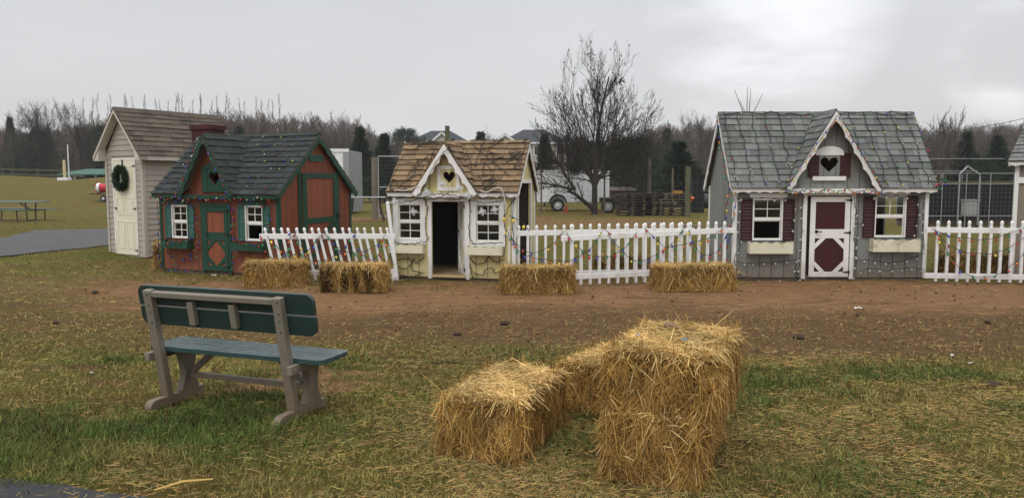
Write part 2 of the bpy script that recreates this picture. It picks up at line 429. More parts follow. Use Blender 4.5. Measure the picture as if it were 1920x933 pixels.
def sheet(name, pts, z, mat):
    mb = MB(); n = len(pts)
    mb.add([(x, y, z) for x, y in pts], [tuple(range(n))])
    return structure(mb.build(name, mat))
gravel = pm('grey_gravel', (.066, .068, .072), .9, .2, 1.5, (1, 1, 1), .7, 90, stain=((.095, .075, .042), .8, .50))
asph = pm('dark_asphalt', (.032, .034, .038), .9, .25, 12, (1, 1, 1), .9, 120, stain=((.06, .05, .025), .8, .55), stain_scale=4)
def wavy(pts, amp, seed, step=.5):
    out = []
    rr = random.Random(seed)
    for (a, b) in zip(pts, pts[1:] + pts[:1]):
        a = Vector(a); b = Vector(b); n = max(1, int((b - a).length / step))
        for k in range(n):
            p = a.lerp(b, k / n); out.append((p.x + rr.uniform(-amp, amp), p.y + rr.uniform(-amp, amp)))
    return out
sheet('gravel_path', wavy([(-34, 18.3), (-13.2, 15.2), (-11.5, 16.3), (-10.8, 18.0), (-10.3, 19.9), (-9.2, 21.0), (-9.4, 24), (-12.2, 27.5), (-16, 26.0), (-14.8, 22.4), (-18, 21.2), (-34, 26.5)], .10, 4, .4), .022, gravel)
sheet('asphalt_edge', wavy([(-6.5, 4.35), (-6.5, 1.5), (-1.2, 1.5), (-1.55, 3.75), (-2.05, 3.95), (-2.6, 4.12), (-3.6, 4.2)], .04, 6, .12), .014, asph)

# ------------------------------------------------------------------ grass and litter (nobody could count them)
def sample_view(n, y0, y1, pw):
    u = NP.random(n)
    e = 1 - pw
    y = (y0 ** e + u * (y1 ** e - y0 ** e)) ** (1 / e)
    x = (NP.random(n) * 2 - 1) * (y * .72 + .6)
    return x, y
def build_grass():
    x, y = sample_view(330000, 3.4, 17, 1.35); x2, y2 = sample_view(150000, 17, 75, 1.25)
    x = np.concatenate([x, x2]); y = np.concatenate([y, y2]); n = len(x)
    d, m, l = masks(x, y)
    clump = fbm(x * 6, y * 6, 90, 3)
    keep = NP.random(n) < np.clip((1 - d * 1.05) * (1 - m * .86) * (.35 + .9 * l + .9 * (clump - .35)), 0.0, 1)
    asp = (x < -1.75) & (y < 4.05)
    pg = [(-34, 18.3), (-13.2, 15.2), (-11.5, 16.3), (-10.8, 18.0), (-10.3, 19.9), (-9.2, 21.0), (-9.4, 24), (-12.2, 27.5), (-16, 26.0), (-14.8, 22.4), (-18, 21.2), (-34, 26.5)]
    ins = np.zeros(n, bool); xj = x + NP.normal(0, .12, n); yj = y + NP.normal(0, .12, n)
    for (ax, ay), (bx_, by_) in zip(pg, pg[1:] + pg[:1]):
        ins ^= ((ay > yj) != (by_ > yj)) & (xj < (bx_ - ax) * (yj - ay) / ((by_ - ay) + 1e-9) + ax)
    keep &= ~ins
    keep &= ~(asp & (NP.random(n) < .93))
    x, y, d, m, l, clump = [a[keep] for a in (x, y, d, m, l, clump)]
    n = len(x)
    tuft = sst(.58, .75, fbm(x * 2.6, y * 2.6, 191, 3)); h = (.014 + .026 * NP.random(n) + .045 * l * NP.random(n) ** .7 + .045 * tuft * NP.random(n) + .03 * np.clip(clump - .5, 0, 1)) * (1 - .35 * sst(6, 10, y))
    ang = NP.random(n) * 2 * PI; lean = .2 + 1.0 * NP.random(n)
    dx = np.cos(ang) * lean; dy = np.sin(ang) * lean
    t = np.array([0, .5, 1.0])
    P = np.zeros((n, 3, 3))
    P[:, :, 0] = x[:, None] + dx[:, None] * h[:, None] * t ** 1.6
    P[:, :, 1] = y[:, None] + dy[:, None] * h[:, None] * t ** 1.6
    P[:, :, 2] = gz(x, y)[:, None] - .004 + h[:, None] * (t - .25 * lean[:, None] * t ** 2)
    wa = NP.random(n) * 2 * PI; h = h * np.clip(y / 16, 1, 2.2); w = .0019 * np.clip(y / 4.2, 1, 9) * (.8 + .7 * NP.random(n))
    Wd = np.zeros((n, 3, 3)); tw = np.array([1, .8, .15])
    Wd[:, :, 0] = (np.cos(wa) * w)[:, None] * tw; Wd[:, :, 1] = (np.sin(wa) * w * .5)[:, None] * tw
    V, q = strips(P, Wd)
    dry = np.clip(.49 - l * .55 + (fbm(x * 1.3, y * 2, 33) - .5) * 1.3 * sst(30, 15, y) + sst(15, 30, y) * (.18 + (fbm(x * .22, y * .3, 35, 5) - .5) * 3.2) + (NP.random(n) - .5) * .55, 0, 1)[:, None]
    gcol = np.array([.078, .118, .026]); dcol = np.array([.31, .235, .078])
    c = gcol * (1 - dry) + dcol * dry
    c = c * (.4 + 1.1 * NP.random((n, 1))); c = np.where(NP.random((n, 1)) < .10, np.array([[.085, .05, .022]]), c); c = c * (.7 + .6 * np.clip(clump * 1.6 - .3, 0, 1))[:, None]; bf = (sst(.5, .62, fbm(x * .16, y * .35, 37, 5)) * sst(17, 26, y))[:, None]; c = c * (1 - .55 * bf) + np.array([[.085, .052, .022]]) * .55 * bf
    T = np.repeat(c, 6, 0)
    o = link('grass', npmesh('grass', V, q, tint=T, mats=[tintedwet]))
    tag(o, 'thin winter grass, green and dry blades mixed, over the trodden ground', 'grass', kind='stuff')
build_grass()

def litter(name, label, x, y, L, w, cbase, var):
    n = len(x)
    ang = NP.normal(0, .9, n); ang = np.where(NP.random(n) < .4, NP.random(n) * PI, ang)
    t = np.array([-1, 0, 1.0]); cu = NP.normal(0, .05, n)
    P = np.zeros((n, 3, 3))
    P[:, :, 0] = x[:, None] + np.cos(ang)[:, None] * t * L[:, None] / 2 - np.sin(ang)[:, None] * (cu * L)[:, None] * t ** 2
    P[:, :, 1] = y[:, None] + np.sin(ang)[:, None] * t * L[:, None] / 2 + np.cos(ang)[:, None] * (cu * L)[:, None] * t ** 2
    tilt = NP.normal(0, .10, n)
    P[:, :, 2] = (.006 + .022 * NP.random(n) ** 2 + np.abs(tilt) * L * .5)[:, None] + tilt[:, None] * t * L[:, None] * .5
    Wd = np.zeros((n, 3, 3)); tw = np.array([.7, 1, .6])
    Wd[:, :, 0] = (-np.sin(ang) * w)[:, None] * tw; Wd[:, :, 1] = (np.cos(ang) * w)[:, None] * tw; Wd[:, :, 2] = (w * .6)[:, None] * tw
    V, q = strips(P, Wd)
    c = cbase * (1 - var + 2 * var * NP.random((n, 1))) * (1 + .12 * NP.normal(0, 1, (n, 3)))
    T = np.repeat(np.clip(c, .01, 1), 6, 0)
    return link(name, npmesh(name, V, q, tint=T, mats=[tinted]))
def build_straw():
    n = 230000
    x, y = sample_view(n, 3.5, 16, 1.1)
    d, m, l = masks(x, y)
    den = .22 + .40 * sst(-1.0, 1.0, x) * sst(9.5, 7, y) - .02 * m
    den = den + .9 * np.exp(-(((x - 1.2) / 1.3) ** 2 + ((y - 4.6) / 1.1) ** 2)) + .5 * np.exp(-(((x + .2) / 1.0) ** 2 + ((y - 4.3) / .8) ** 2))
    den = den + .55 * sst(11.0, 11.6, y) * sst(13.0, 12.3, y) * sst(-5.2, -4.6, x)
    den = den * .8 * (.35 + 1.3 * sst(.35, .65, fbm(x * 1.4, y * 2.2, 140))) * (1 - .72 * d) * (1 - .5 * l)
    k = NP.random(n) < den
    x, y = x[k], y[k]; n = len(x)
    d, m, l = masks(x, y); L = (1 - .4 * m) * (.02 + .075 * NP.random(n) ** 2.4) * np.clip(y / 8, 1, 1.3); w = .0011 * np.clip(y / 5, 1, 1.8) * (.5 + .8 * NP.random(n))
    o = litter('straw', None, x, y, L, w, np.array([.30, .205, .080]), .7)
    tag(o, 'loose straw stalks scattered over the grass and dirt', 'straw', kind='stuff')
build_straw()
def build_crumbs():
    n = 9000
    x, y = sample_view(n, 3.6, 15, 1.2); d, m, l = masks(x, y)
    k = NP.random(n) < (.06 + .28 * m + .12 * d) * (1 - l); x, y = x[k], y[k]; n = len(x)
    r = (.004 + .012 * NP.random(n) ** 4) * np.clip(y / 7, .8, 1.5)
    base = np.array([[1, 0, 0], [.1, 1, 0], [-1, .2, 0], [-.2, -.9, 0], [.1, 0, .8], [0, 0, -.4]])
    V = base[None] * r[:, None, None] * (1 + NP.normal(0, .25, (n, 6, 3))); V[:, :, 0] += x[:, None]; V[:, :, 1] += y[:, None]; V[:, :, 2] += .006
    f = np.array([[0, 1, 4], [1, 2, 4], [2, 3, 4], [3, 0, 4], [1, 0, 5], [2, 1, 5], [3, 2, 5], [0, 3, 5]]); T = (np.arange(n)[:, None, None] * 6 + f[None]).reshape(-1, 3)
    c = np.array([[.060, .034, .018]]) * (.4 + 1.6 * NP.random((n, 1))); c = np.where(NP.random((n, 1)) < .08, np.array([[.26, .22, .17]]), c)
    o = link('debris', npmesh('debris', V.reshape(-1, 3), None, T, tint=np.repeat(c, 6, 0), mats=[tinted]))
    tag(o, 'small clods, pebbles and bark crumbs on the trodden dirt', 'debris', kind='stuff')
build_crumbs()

# ------------------------------------------------------------------ hay bales
def bale(label, cx, cy, yaw, L, W, H, z0, n, sc=1.0, seed=1, bands=False, bright=1.0, group=None, droop=1.0, hang=0.0, topk=1.0):
    """L along local y, W along local x. a packed core with stalks standing out of it, one mesh"""
    rng = np.random.default_rng(seed)
    # core
    nx, ny, nz = 12, 18, 9
    vs = {}; VL = []; Q = []
    def vid(i, j, k):
        if (i, j, k) not in vs:
            p = np.array([(i / nx - .5) * W, (j / ny - .5) * L, (k / nz) * H])
            vs[(i, j, k)] = len(VL); VL.append(p)
        return vs[(i, j, k)]
    for a in range(nx):
        for b_ in range(ny):
            for k in (0, nz): Q.append([vid(a, b_, k), vid(a + 1, b_, k), vid(a + 1, b_ + 1, k), vid(a, b_ + 1, k)])
        for c in range(nz):
            for j in (0, ny): Q.append([vid(a, j, c), vid(a + 1, j, c), vid(a + 1, j, c + 1), vid(a, j, c + 1)])
    for b_ in range(ny):
        for c in range(nz):
            for i in (0, nx): Q.append([vid(i, b_, c), vid(i, b_ + 1, c), vid(i, b_ + 1, c + 1), vid(i, b_, c + 1)])
    V = np.array(VL)
    c0 = np.array([0, 0, H / 2]); h = np.array([W / 2, L / 2, H / 2])
    def shape(p):
        q = (p - c0) / h
        r = np.linalg.norm(np.clip(np.abs(q) - .72, 0, 1), axis=-1, keepdims=True)
        q = q * (1 - .22 * np.clip(r - .2, 0, 1))
        s = p[:, 0:1] * 9 + p[:, 1:2] * 7 + seed; t = p[:, 2:3] * 10 + p[:, 1:2] * 5
        nn = fbm(s, t, seed) - .5
        return c0 + q * h * (1 + .10 * nn)
    Vc = shape(V); Vc = c0 + (Vc - c0) * .86
    bandc = lambda yy: sst(.0, .35, np.sin(yy / L * 26 + 2.2 * np.sin(yy / L * 7)))
    tc = np.tile(np.array([[.045, .025, .010]]), (len(Vc), 1)) * (.7 + .6 * rng.random((len(Vc), 1)))  # core tinted dark so the gaps between stalks carry painted shade
    if bands:
        g = bandc(Vc[:, 1])[:, None]; tc = tc * (1 - .75 * g)
    # stalks
    areas = np.array([W * L * 1.25 * topk, L * H, L * H, W * H, W * H]); pr = areas / areas.sum()
    fc = rng.choice(5, n, p=pr)
    u = rng.random(n) - .5; v = rng.random(n) - .5; w01 = rng.random(n)
    P0 = np.zeros((n, 3)); Nn = np.zeros((n, 3))
    m = fc == 0; P0[m] = np.stack([u[m] * W, v[m] * L, np.full(m.sum(), H)], -1); Nn[m] = (0, 0, 1)
    m = fc == 1; P0[m] = np.stack([np.full(m.sum(), -W / 2), u[m] * L, w01[m] * H], -1); Nn[m] = (-1, 0, 0)
    m = fc == 2; P0[m] = np.stack([np.full(m.sum(), W / 2), u[m] * L, w01[m] * H], -1); Nn[m] = (1, 0, 0)
    m = fc == 3; P0[m] = np.stack([u[m] * W, np.full(m.sum(), -L / 2), w01[m] * H], -1); Nn[m] = (0, -1, 0)
    m = fc == 4; P0[m] = np.stack([u[m] * W, np.full(m.sum(), L / 2), w01[m] * H], -1); Nn[m] = (0, 1, 0)
    if hang: P0[:, 2] = np.where(fc > 0, P0[:, 2] * (1 + hang / H) - hang, P0[:, 2])
    P0 = c0 + (shape(P0) - c0) * .97
    top = fc == 0
    ang = rng.random(n) * 2 * PI
    D = np.zeros((n, 3))
    D[top] = np.stack([np.cos(ang[top]), np.sin(ang[top]), rng.normal(.10, .20, top.sum())], -1)
    sd = ~top
    swirl = (fbm(P0[:, 1] * 8 + P0[:, 0] * 8, P0[:, 2] * 7, seed + 5) - .5) * 5.0
    ta = rng.normal(0, .62, n) + swirl * .5
    T1 = np.cross(Nn, np.array([0, 0, 1.0]))
    D[sd] = (T1 * np.sin(ta)[:, None] + np.array([0, 0, -1.0]) * np.cos(ta)[:, None] + Nn * (-.02 + .30 * rng.random((n, 1)) ** 2))[sd]
    flip = (rng.random(n) < .28) & sd; D[flip, 2] *= -1
    D /= np.linalg.norm(D, axis=1, keepdims=True)
    ln = (.04 + .10 * rng.random(n) ** 1.6) * sc
    edge = np.minimum(W / 2 - np.abs(P0[:, 0]), L / 2 - np.abs(P0[:, 1])); ln = np.where(top & (edge < .06), ln * .6, ln)
    ln = np.where(rng.random(n) < .04, ln * 1.7, ln)
    t = np.array([-.25, .35, 1.0])
    P = P0[:, None, :] + D[:, None, :] * (ln[:, None] * t)[:, :, None]
    grav = np.where(top, .10, .18) * ln * droop
    P[:, :, 2] -= grav[:, None] * t ** 2
    dep = (rng.random((n, 1)) ** .7) * .050 * (1 - .4 * top[:, None]); P += (Nn * (.014 - dep))[:, None, :]
    # stalks on top that run past the edge hang over it
    over = np.maximum(np.abs(P[:, :, 0]) - W / 2, 0) + np.maximum(np.abs(P[:, :, 1]) - L / 2, 0)
    P[:, :, 2] -= np.where(top[:, None], over * .9, 0)
    P[:, :, 2] = np.maximum(P[:, :, 2], .004 - hang * 2)
    wd = .0018 * (.5 + 1.0 * rng.random(n)) * sc ** 1.1
    side = np.cross(D, Nn + rng.normal(0, .5, (n, 3))); side /= np.linalg.norm(side, axis=1, keepdims=True) + 1e-6
    Wd = side[:, None, :] * wd[:, None, None] * np.array([.9, 1, .55])[None, :, None]
    Vs, q = strips(P, Wd)
    gold = np.array([.50, .305, .090]); shade_brn = np.array([.23, .120, .032]); pale = np.array([.72, .54, .25])
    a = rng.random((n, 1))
    c = np.where(top[:, None], gold * (1 - a) + pale * a * .9 + shade_brn * .0, shade_brn * (1 - a) + gold * a)  # stalks browner on the sides than on top: side shade put into the tint
    pt = fbm(P0[:, 0] * 7 + P0[:, 1] * 7, P0[:, 2] * 8 + P0[:, 1] * 3, seed + 50)[:, None]
    c = c * (.30 + 1.4 * pt) * (.7 + .6 * rng.random((n, 1))) * bright
    c = np.where(rng.random((n, 1)) < .07, pale * (.8 + .3 * rng.random((n, 1))), c)
    if bands:
        g = (bandc(P0[:, 1] + .12 * (P0[:, 2] - H / 2)) * (np.abs(Nn[:, 0]) > .5) * sst(H * .95, H * .8, P0[:, 2]) * sst(L * .5, L * .36, P0[:, 1]))[:, None]
        c = c * (1 - .86 * g)
    Vall = np.concatenate([Vc, Vs]); Qall = np.concatenate([np.array(Q), q + len(Vc)])
    T = np.concatenate([tc, np.repeat(c, 6, 0)])
    o = link('hay_bale', npmesh('hay_bale', Vall, Qall, tint=T, mats=[tinted]))
    o.location = (cx, cy, z0); o.rotation_euler = (0, 0, yaw)
    tag(o, label, 'hay bale', group)
    return o
def bale2(label, a, b, W, H, n, **kw):
    """front face runs from ground point a to b; bale extends away by W"""
    a = Vector(a[:2]); b = Vector(b[:2]); d = b - a; L = d.length; d.normalize(); nrm = Vector((-d.y, d.x))
    c = (a + b) / 2 + nrm * W / 2
    yaw = math.atan2(d.y, d.x) - PI / 2
    return bale(label, c.x, c.y, yaw, L, W, H, 0, n, **kw)
FG = 'straw bales set out as seats in the foreground'
yw = -math.atan2(.364, .93)
def bcen(px, py, W, L, yaw):  # near right bottom corner given -> centre
    p = gnd(px, py); return p
v = Vector((math.sin(-yw), math.cos(yw))); u = Vector((v.y, -v.x))
nc = Vector((.05, 4.31)) - u * .28 + v * .48
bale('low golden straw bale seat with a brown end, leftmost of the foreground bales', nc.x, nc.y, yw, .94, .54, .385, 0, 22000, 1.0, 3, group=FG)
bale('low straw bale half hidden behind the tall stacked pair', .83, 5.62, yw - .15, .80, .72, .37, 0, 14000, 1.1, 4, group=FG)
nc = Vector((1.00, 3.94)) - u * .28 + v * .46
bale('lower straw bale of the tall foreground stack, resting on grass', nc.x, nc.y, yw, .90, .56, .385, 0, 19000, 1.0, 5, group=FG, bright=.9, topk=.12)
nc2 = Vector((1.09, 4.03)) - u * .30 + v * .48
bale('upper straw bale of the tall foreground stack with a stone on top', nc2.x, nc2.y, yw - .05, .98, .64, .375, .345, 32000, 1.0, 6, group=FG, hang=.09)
FB = 'straw bales along the picket fences'
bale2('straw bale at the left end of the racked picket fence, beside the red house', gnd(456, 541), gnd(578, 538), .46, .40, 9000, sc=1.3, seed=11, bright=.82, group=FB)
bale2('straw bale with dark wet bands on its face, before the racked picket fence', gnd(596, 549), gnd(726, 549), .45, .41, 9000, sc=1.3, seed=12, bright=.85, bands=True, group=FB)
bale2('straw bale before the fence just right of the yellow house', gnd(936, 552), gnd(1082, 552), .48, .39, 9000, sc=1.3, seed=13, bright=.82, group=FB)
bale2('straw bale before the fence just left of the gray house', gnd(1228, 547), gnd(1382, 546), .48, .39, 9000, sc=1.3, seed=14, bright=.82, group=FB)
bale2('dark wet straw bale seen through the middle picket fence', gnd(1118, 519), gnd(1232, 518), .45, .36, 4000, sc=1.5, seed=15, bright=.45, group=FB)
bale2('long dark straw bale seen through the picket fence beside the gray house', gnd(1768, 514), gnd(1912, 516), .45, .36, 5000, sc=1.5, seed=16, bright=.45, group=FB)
g = gnd(283, 508)
bale('small upright straw bale between the tan shed and the red house', g.x + .18, g.y + .3, .3, .45, .42, .52, 0, 4000, 1.5, 17, group=FB)

# small things on and near the bales
def pebble(name, label, cat, loc, r, mat, seed, flat=.6, group=None):
    mb = MB(); rr = random.Random(seed); n, k = 9, 5
    vs = [(0, 0, -r[2])]
    for j in range(1, k):
        for i in range(n):
            t = 2 * PI * i / n; p = PI * j / k
            s = rr.uniform(.82, 1.12)
            vs.append((math.cos(t) * math.sin(p) * r[0] * s, math.sin(t) * math.sin(p) * r[1] * s, -math.cos(p) * r[2] * s))
    vs.append((0, 0, r[2]))
    fs = [(0, 1 + (i + 1) % n, 1 + i) for i in range(n)]
    for j in range(k - 2):
        for i in range(n):
            a = 1 + j * n; fs.append((a + i, a + (i + 1) % n, a + n + (i + 1) % n, a + n + i))
    l = len(vs) - 1; a = 1 + (k - 2) * n
    fs += [(a + i, a + (i + 1) % n, l) for i in range(n)]
    mb.add(vs, fs); o = mb.build(name, mat, smooth=True); o.location = loc; o.rotation_euler = (0, 0, rr.random() * 3)
    return tag(o, label, cat, group)
pebble('stone', 'brown stone lying on top of the tall straw stack', 'stone', (*at(1257, 601, 4.85).xy, .735), (.048, .03, .028), rock, 3)
def wrapper(label, x, y, z, mat, s=.03, rot=.4, name='litter_wrapper', cat='wrapper', group=None):
    mb = MB(); rr = random.Random(int(x * 1000) + 7)
    vs = []; k = 4
    for i in range(k + 1):
        for j in range(3): vs.append((s * (i / k - .5) * 2, s * .5 * (j - 1), rr.uniform(0, s * .55)))
    fs = [(i * 3 + j, (i + 1) * 3 + j, (i + 1) * 3 + j + 1, i * 3 + j + 1) for i in range(k) for j in range(2)]
    mb.add(vs, fs); o = mb.build(name, mat, smooth=False); o.location = (x, y, z); o.rotation_euler = (.1, 0, rot)
    so = o.modifiers.new('thick', 'SOLIDIFY'); so.thickness = .002
    return tag(o, label, cat, group)
bluep = bulbm('blue_wrapper', (.01, .13, .30)); lil = bulbm('lilac_wrapper', (.25, .28, .5)); paper = pm('white_paper', (.52, .50, .46), .7, .05)
p = at(1284, 645, 4.42); wrapper('bright blue candy wrapper on the top straw bale', p.x, p.y, .735, bluep, .018)
p = at(1197, 632, 4.55); wrapper('faded lilac scrap on the top straw bale', p.x, p.y, .737, lil, .012)
for (px, py, l, s, r) in ((1608, 580, 'flat white paper scrap on the bare dirt path', .07, .0), (1785, 668, 'small crumpled white scrap nearest the brown litter patch', .035, .8),
                       (1819, 683, 'small flat white scrap at the edge of the green grass', .035, .2), (401, 518, 'white scrap lying before the red playhouse door', .06, .1), (172, 701, 'pale pebble-sized scrap on the brown patch at left', .022, .1)):
    p = gnd(px, py); wrapper(l, p.x, p.y, .012, paper, s * .7, r)
clodm = pm('dark_clod', (.045, .028, .02), .95, .3, 20, bmp=.6)
clods = ((178, 549, .07, 'dark clod on the left end of the dirt path'), (946, 607, .07, 'dark clod on the brown litter before the middle bales'), (858, 628, .05, 'small dark clod left of the path litter'),
         (1607, 591, .03, 'small brown clod just below the paper scrap'), (1497, 633, .07, 'dark clod right of the tall straw stack'), (1862, 723, .07, 'dark clod in the green grass at right'),
         (104, 606, .05, 'dark clod at the left edge of the lawn'), (1852, 605, .045, 'dark clod far right on the brown litter'))
for i, (px, py, r, l) in enumerate(clods):
    p = gnd(px, py); pebble('dirt_clod', l, 'clod', (p.x, p.y, .012), (r, r * .7, r * .4), clodm, 20 + i, group='clods of earth on the ground')
p = gnd(838, 682)
mb = MB(); mb.tube((-.14, 0, .012), (.0, .01, .018), .008, .009, 6); mb.tube((.0, .01, .018), (.13, -.005, .01), .009, .005, 6)
o = mb.build('stick', clodm); o.location = p; o.rotation_euler = (0, 0, .05); tag(o, 'dark stick lying on the grass behind the low bale', 'stick')
cornm = pm('dry_stalk', (.50, .33, .10), .6, .15)
a = gnd(290, 925); b = gnd(400, 909)
mb = MB(); m_ = a.lerp(b, .45) + Vector((0, .015, .01))
mb.tube(a + Vector((0, 0, .02)), m_ + Vector((0, 0, .03)), .005, .008, 6); mb.tube(m_ + Vector((0, 0, .03)), b + Vector((0, 0, .035)), .008, .005, 6)
tag(mb.build('dry_stalk', cornm), 'thick golden dry stalk at the bottom edge near the asphalt', 'stalk')

# ------------------------------------------------------------------ playhouse kit
def clip_poly(poly, a, b):
    """keep the part of a convex polygon left of the line a->b"""
    out = []
    def sd(p): return (b[0] - a[0]) * (p[1] - a[1]) - (b[1] - a[1]) * (p[0] - a[0])
    for i in range(len(poly)):
        p, q = poly[i], poly[(i + 1) % len(poly)]
        dp, dq = sd(p), sd(q)
        if dp >= 0: out.append(p)
        if dp * dq < 0:
            t = dp / (dp - dq); out.append((p[0] + (q[0] - p[0]) * t, p[1] + (q[1] - p[1]) * t))
    return out
def clip_to(poly, region):
    for i in range(len(region)):
        poly = clip_poly(poly, region[i], region[(i + 1) % len(region)])
        if len(poly) < 3: return []
    return poly
def area(poly): return sum(poly[i][0] * poly[(i + 1) % len(poly)][1] - poly[(i + 1) % len(poly)][0] * poly[i][1] for i in range(len(poly))) / 2
def shingle_face(mb, O, U, V, Nn, regions, h=.13, w=.19, th=.009, seed=1, deck=.018, mi=0, mid=1):
    rr = random.Random(seed)
    for rg in regions:
        if area(rg) < 0: rg = rg[::-1]
        mb.prism([O + U * p[0] + V * p[1] - Nn * deck for p in rg], Nn * deck, mid)
        u0 = min(p[0] for p in rg); u1 = max(p[0] for p in rg); v0 = min(p[1] for p in rg); v1 = max(p[1] for p in rg)
        j = 0; v = v0 - .015
        while v < v1 - .01:
            u = u0 - rr.uniform(0, w)
            while u < u1:
                ww = w * rr.uniform(.75, 1.2); dv = rr.uniform(-.006, .006)
                q = clip_to([(u + .003, v + dv), (u + ww - .003, v + dv), (u + ww - .003, v + h * 1.12), (u + .003, v + h * 1.12)],
                            [(p[0], p[1] - (.015 if p[1] <= v0 + 1e-6 else 0)) for p in rg])
                if len(q) >= 3 and area(q) > 2e-4:
                    k = rr.uniform(.8, 1.5)
                    def lift(pv): return th * k * (1.9 - 1.7 * (pv - v) / (h * 1.12)) + .001
                    bot = [O + U * p[0] + V * p[1] + Nn * (lift(p[1]) - th) for p in q]
                    tp = [O + U * p[0] + V * p[1] + Nn * lift(p[1]) for p in q]
                    n = len(q)
                    mb.add(bot + tp, [tuple(range(n))[::-1], tuple(range(n, 2 * n))] + [(a, (a + 1) % n, n + (a + 1) % n, n + a) for a in range(n)], mi)
                u += ww
            v += h; j += 1
def wave_edge(p0, p1, drop, amp, n, nrm):
    """polygon of a trim board: straight along p0-p1, scalloped on the other side (offset along nrm)"""
    p0 = Vector(p0); p1 = Vector(p1); nrm = Vector(nrm)
    out = [p0, p1]; m = n * 6
    for i in range(m, -1, -1):
        t = i / m; out.append(p0.lerp(p1, t) + nrm * (drop - amp * abs(math.cos(PI * t * n)) ** .7))
    return [(p.x, p.y) for p in out]
def heart(cx, cz, w, h, n=22):
    out = []
    for k in range(n):
        t = 2 * PI * k / n
        x = 16 * math.sin(t) ** 3; z = 13 * math.cos(t) - 5 * math.cos(2 * t) - 2 * math.cos(3 * t) - math.cos(4 * t)
        out.append((cx + x / 32 * w, cz + (z + 2.5) / 29 * h))
    return out
def rect(x0, x1, z0, z1): return [(x0, z0), (x1, z0), (x1, z1), (x0, z1)]
def frame_boards(mb, x0, x1, z0, z1, w, y0, th, bottom=True):
    """four butted boards round an opening (outside of the rectangle)"""
    mb.box(x0 - w, x0, y0, y0 + th, z0 - (w if bottom else 0), z1 + w); mb.box(x1, x1 + w, y0, y0 + th, z0 - (w if bottom else 0), z1 + w)
    mb.box(x0, x1, y0, y0 + th, z1, z1 + w)
    if bottom: mb.box(x0, x1, y0, y0 + th, z0 - w, z0)
def window(H, x0, x1, z0, z1, M=None, mfr=white, msash=white, fw=.03, lower=True, out=.0, upper_cols=2, sill=False):
    mb = MB(); frame_boards(mb, x0, x1, z0, z1, fw, -.022 - out, .024 + out)
    W = mb.build('window', mfr, H, M, bevel=.002)
    s = MB(); zm = (z0 + z1) / 2; t = .011
    s.box(x0, x1, .004, .026, zm - .017, zm + .017)
    for (a, b, on) in ((zm + .017, z1, True), (z0, zm - .017, lower)):
        y = .006 if a > zm else .014
        s.box(x0, x0 + .018, y, y + .02, a, b); s.box(x1 - .018, x1, y, y + .02, a, b)
        s.box(x0 + .018, x1 - .018, y, y + .02, b - .016, b); s.box(x0 + .018, x1 - .018, y, y + .02, a, a + .016)
        if on:
            xm = (x0 + x1) / 2; zz = (a + b) / 2
            s.box(xm - t / 2, xm + t / 2, y + .003, y + .016, a + .016, b - .016)
            s.box(x0 + .018, xm - t / 2, y + .003, y + .016, zz - t / 2, zz + t / 2); s.box(xm + t / 2, x1 - .018, y + .003, y + .016, zz - t / 2, zz + t / 2)
    s.build('sash', msash, W)
    g = MB(); g.box(x0 + .018, x1 - .018, .020, .0225, zm + .017, z1 - .016)
    if lower: g.box(x0 + .018, x1 - .018, .026, .0285, z0 + .016, zm - .017)
    g.build('pane', glass, W)
    if sill:
        s = MB(); s.box(x0 - fw - .02, x1 + fw + .02, -.05, -.0235, z0 - fw - .01, z0 - fw + .015); s.build('sill', mfr, W)
    return W
def shutter(H, x0, x1, z0, z1, mat, M=None):
    mb = MB(); t = .016; y = -.03; b = .022
    mb.box(x0, x0 + b, y, y + .028, z0, z1); mb.box(x1 - b, x1, y, y + .028, z0, z1)
    zm = (z0 + z1) / 2
    for a in (z0, zm - b / 2, z1 - b): mb.box(x0 + b, x1 - b, y + .001, y + .027, a, a + b)
    mb.box(x0 + b, x1 - b, -.008, -.002, z0 + b, z1 - b)
    for (a, c) in ((z0 + b, zm - b / 2), (zm + b / 2, z1 - b)):
        n = 6
        for k in range(n):
            zc = a + (c - a) * (k + .5) / n; dz = (c - a) / n * .42
            mb.add([(x0 + b, y + .004, zc - dz), (x1 - b, y + .004, zc - dz), (x1 - b, y + .02, zc + dz), (x0 + b, y + .02, zc + dz),
                    (x0 + b, y + .010, zc - dz), (x1 - b, y + .010, zc - dz), (x1 - b, y + .026, zc + dz), (x0 + b, y + .026, zc + dz)],
                   [(0, 1, 2, 3), (7, 6, 5, 4), (0, 4, 5, 1), (3, 2, 6, 7), (0, 3, 7, 4), (1, 5, 6, 2)])
    return mb.build('shutter', mat, H, M)
def window_box(H, x0, x1, z0, z1, mat, d=.16):
    mb = MB()
    n = 4; pts = [(x0, z0), (x1, z0)]
    m = n * 6
    for i in range(m, -1, -1):
        t = i / m; pts.append((x0 + (x1 - x0) * t, z1 - .012 - .013 * math.cos(2 * PI * t * n)))
    mb.plate(pts, (), .014, -d, 0)
    mb.box(x0, x0 + .014, -d + .0145, -.003, z0, z1 + .005); mb.box(x1 - .014, x1, -d + .0145, -.003, z0, z1 + .005)
    mb.box(x0 + .0145, x1 - .0145, -d + .0145, -.003, z0 + .003, z0 + .017)
    return mb.build('window_box', mat, H)
def hinge(H, x, z, s, mat=black, y=-.045):
    """black strap hinge: knuckle at x, tapering strap towards s"""
    mb = MB()
    mb.box(min(x, x - .012 * s), max(x, x - .012 * s), y - .01, y + .004, z - .03, z + .03)
    pts = [(x, z - .018), (x, z + .018), (x + s * .10, z + .006), (x + s * .10, z - .006)]
    mb.plate(pts, (), .005, y - .002)
    return mb.build('hinge', mat, H)
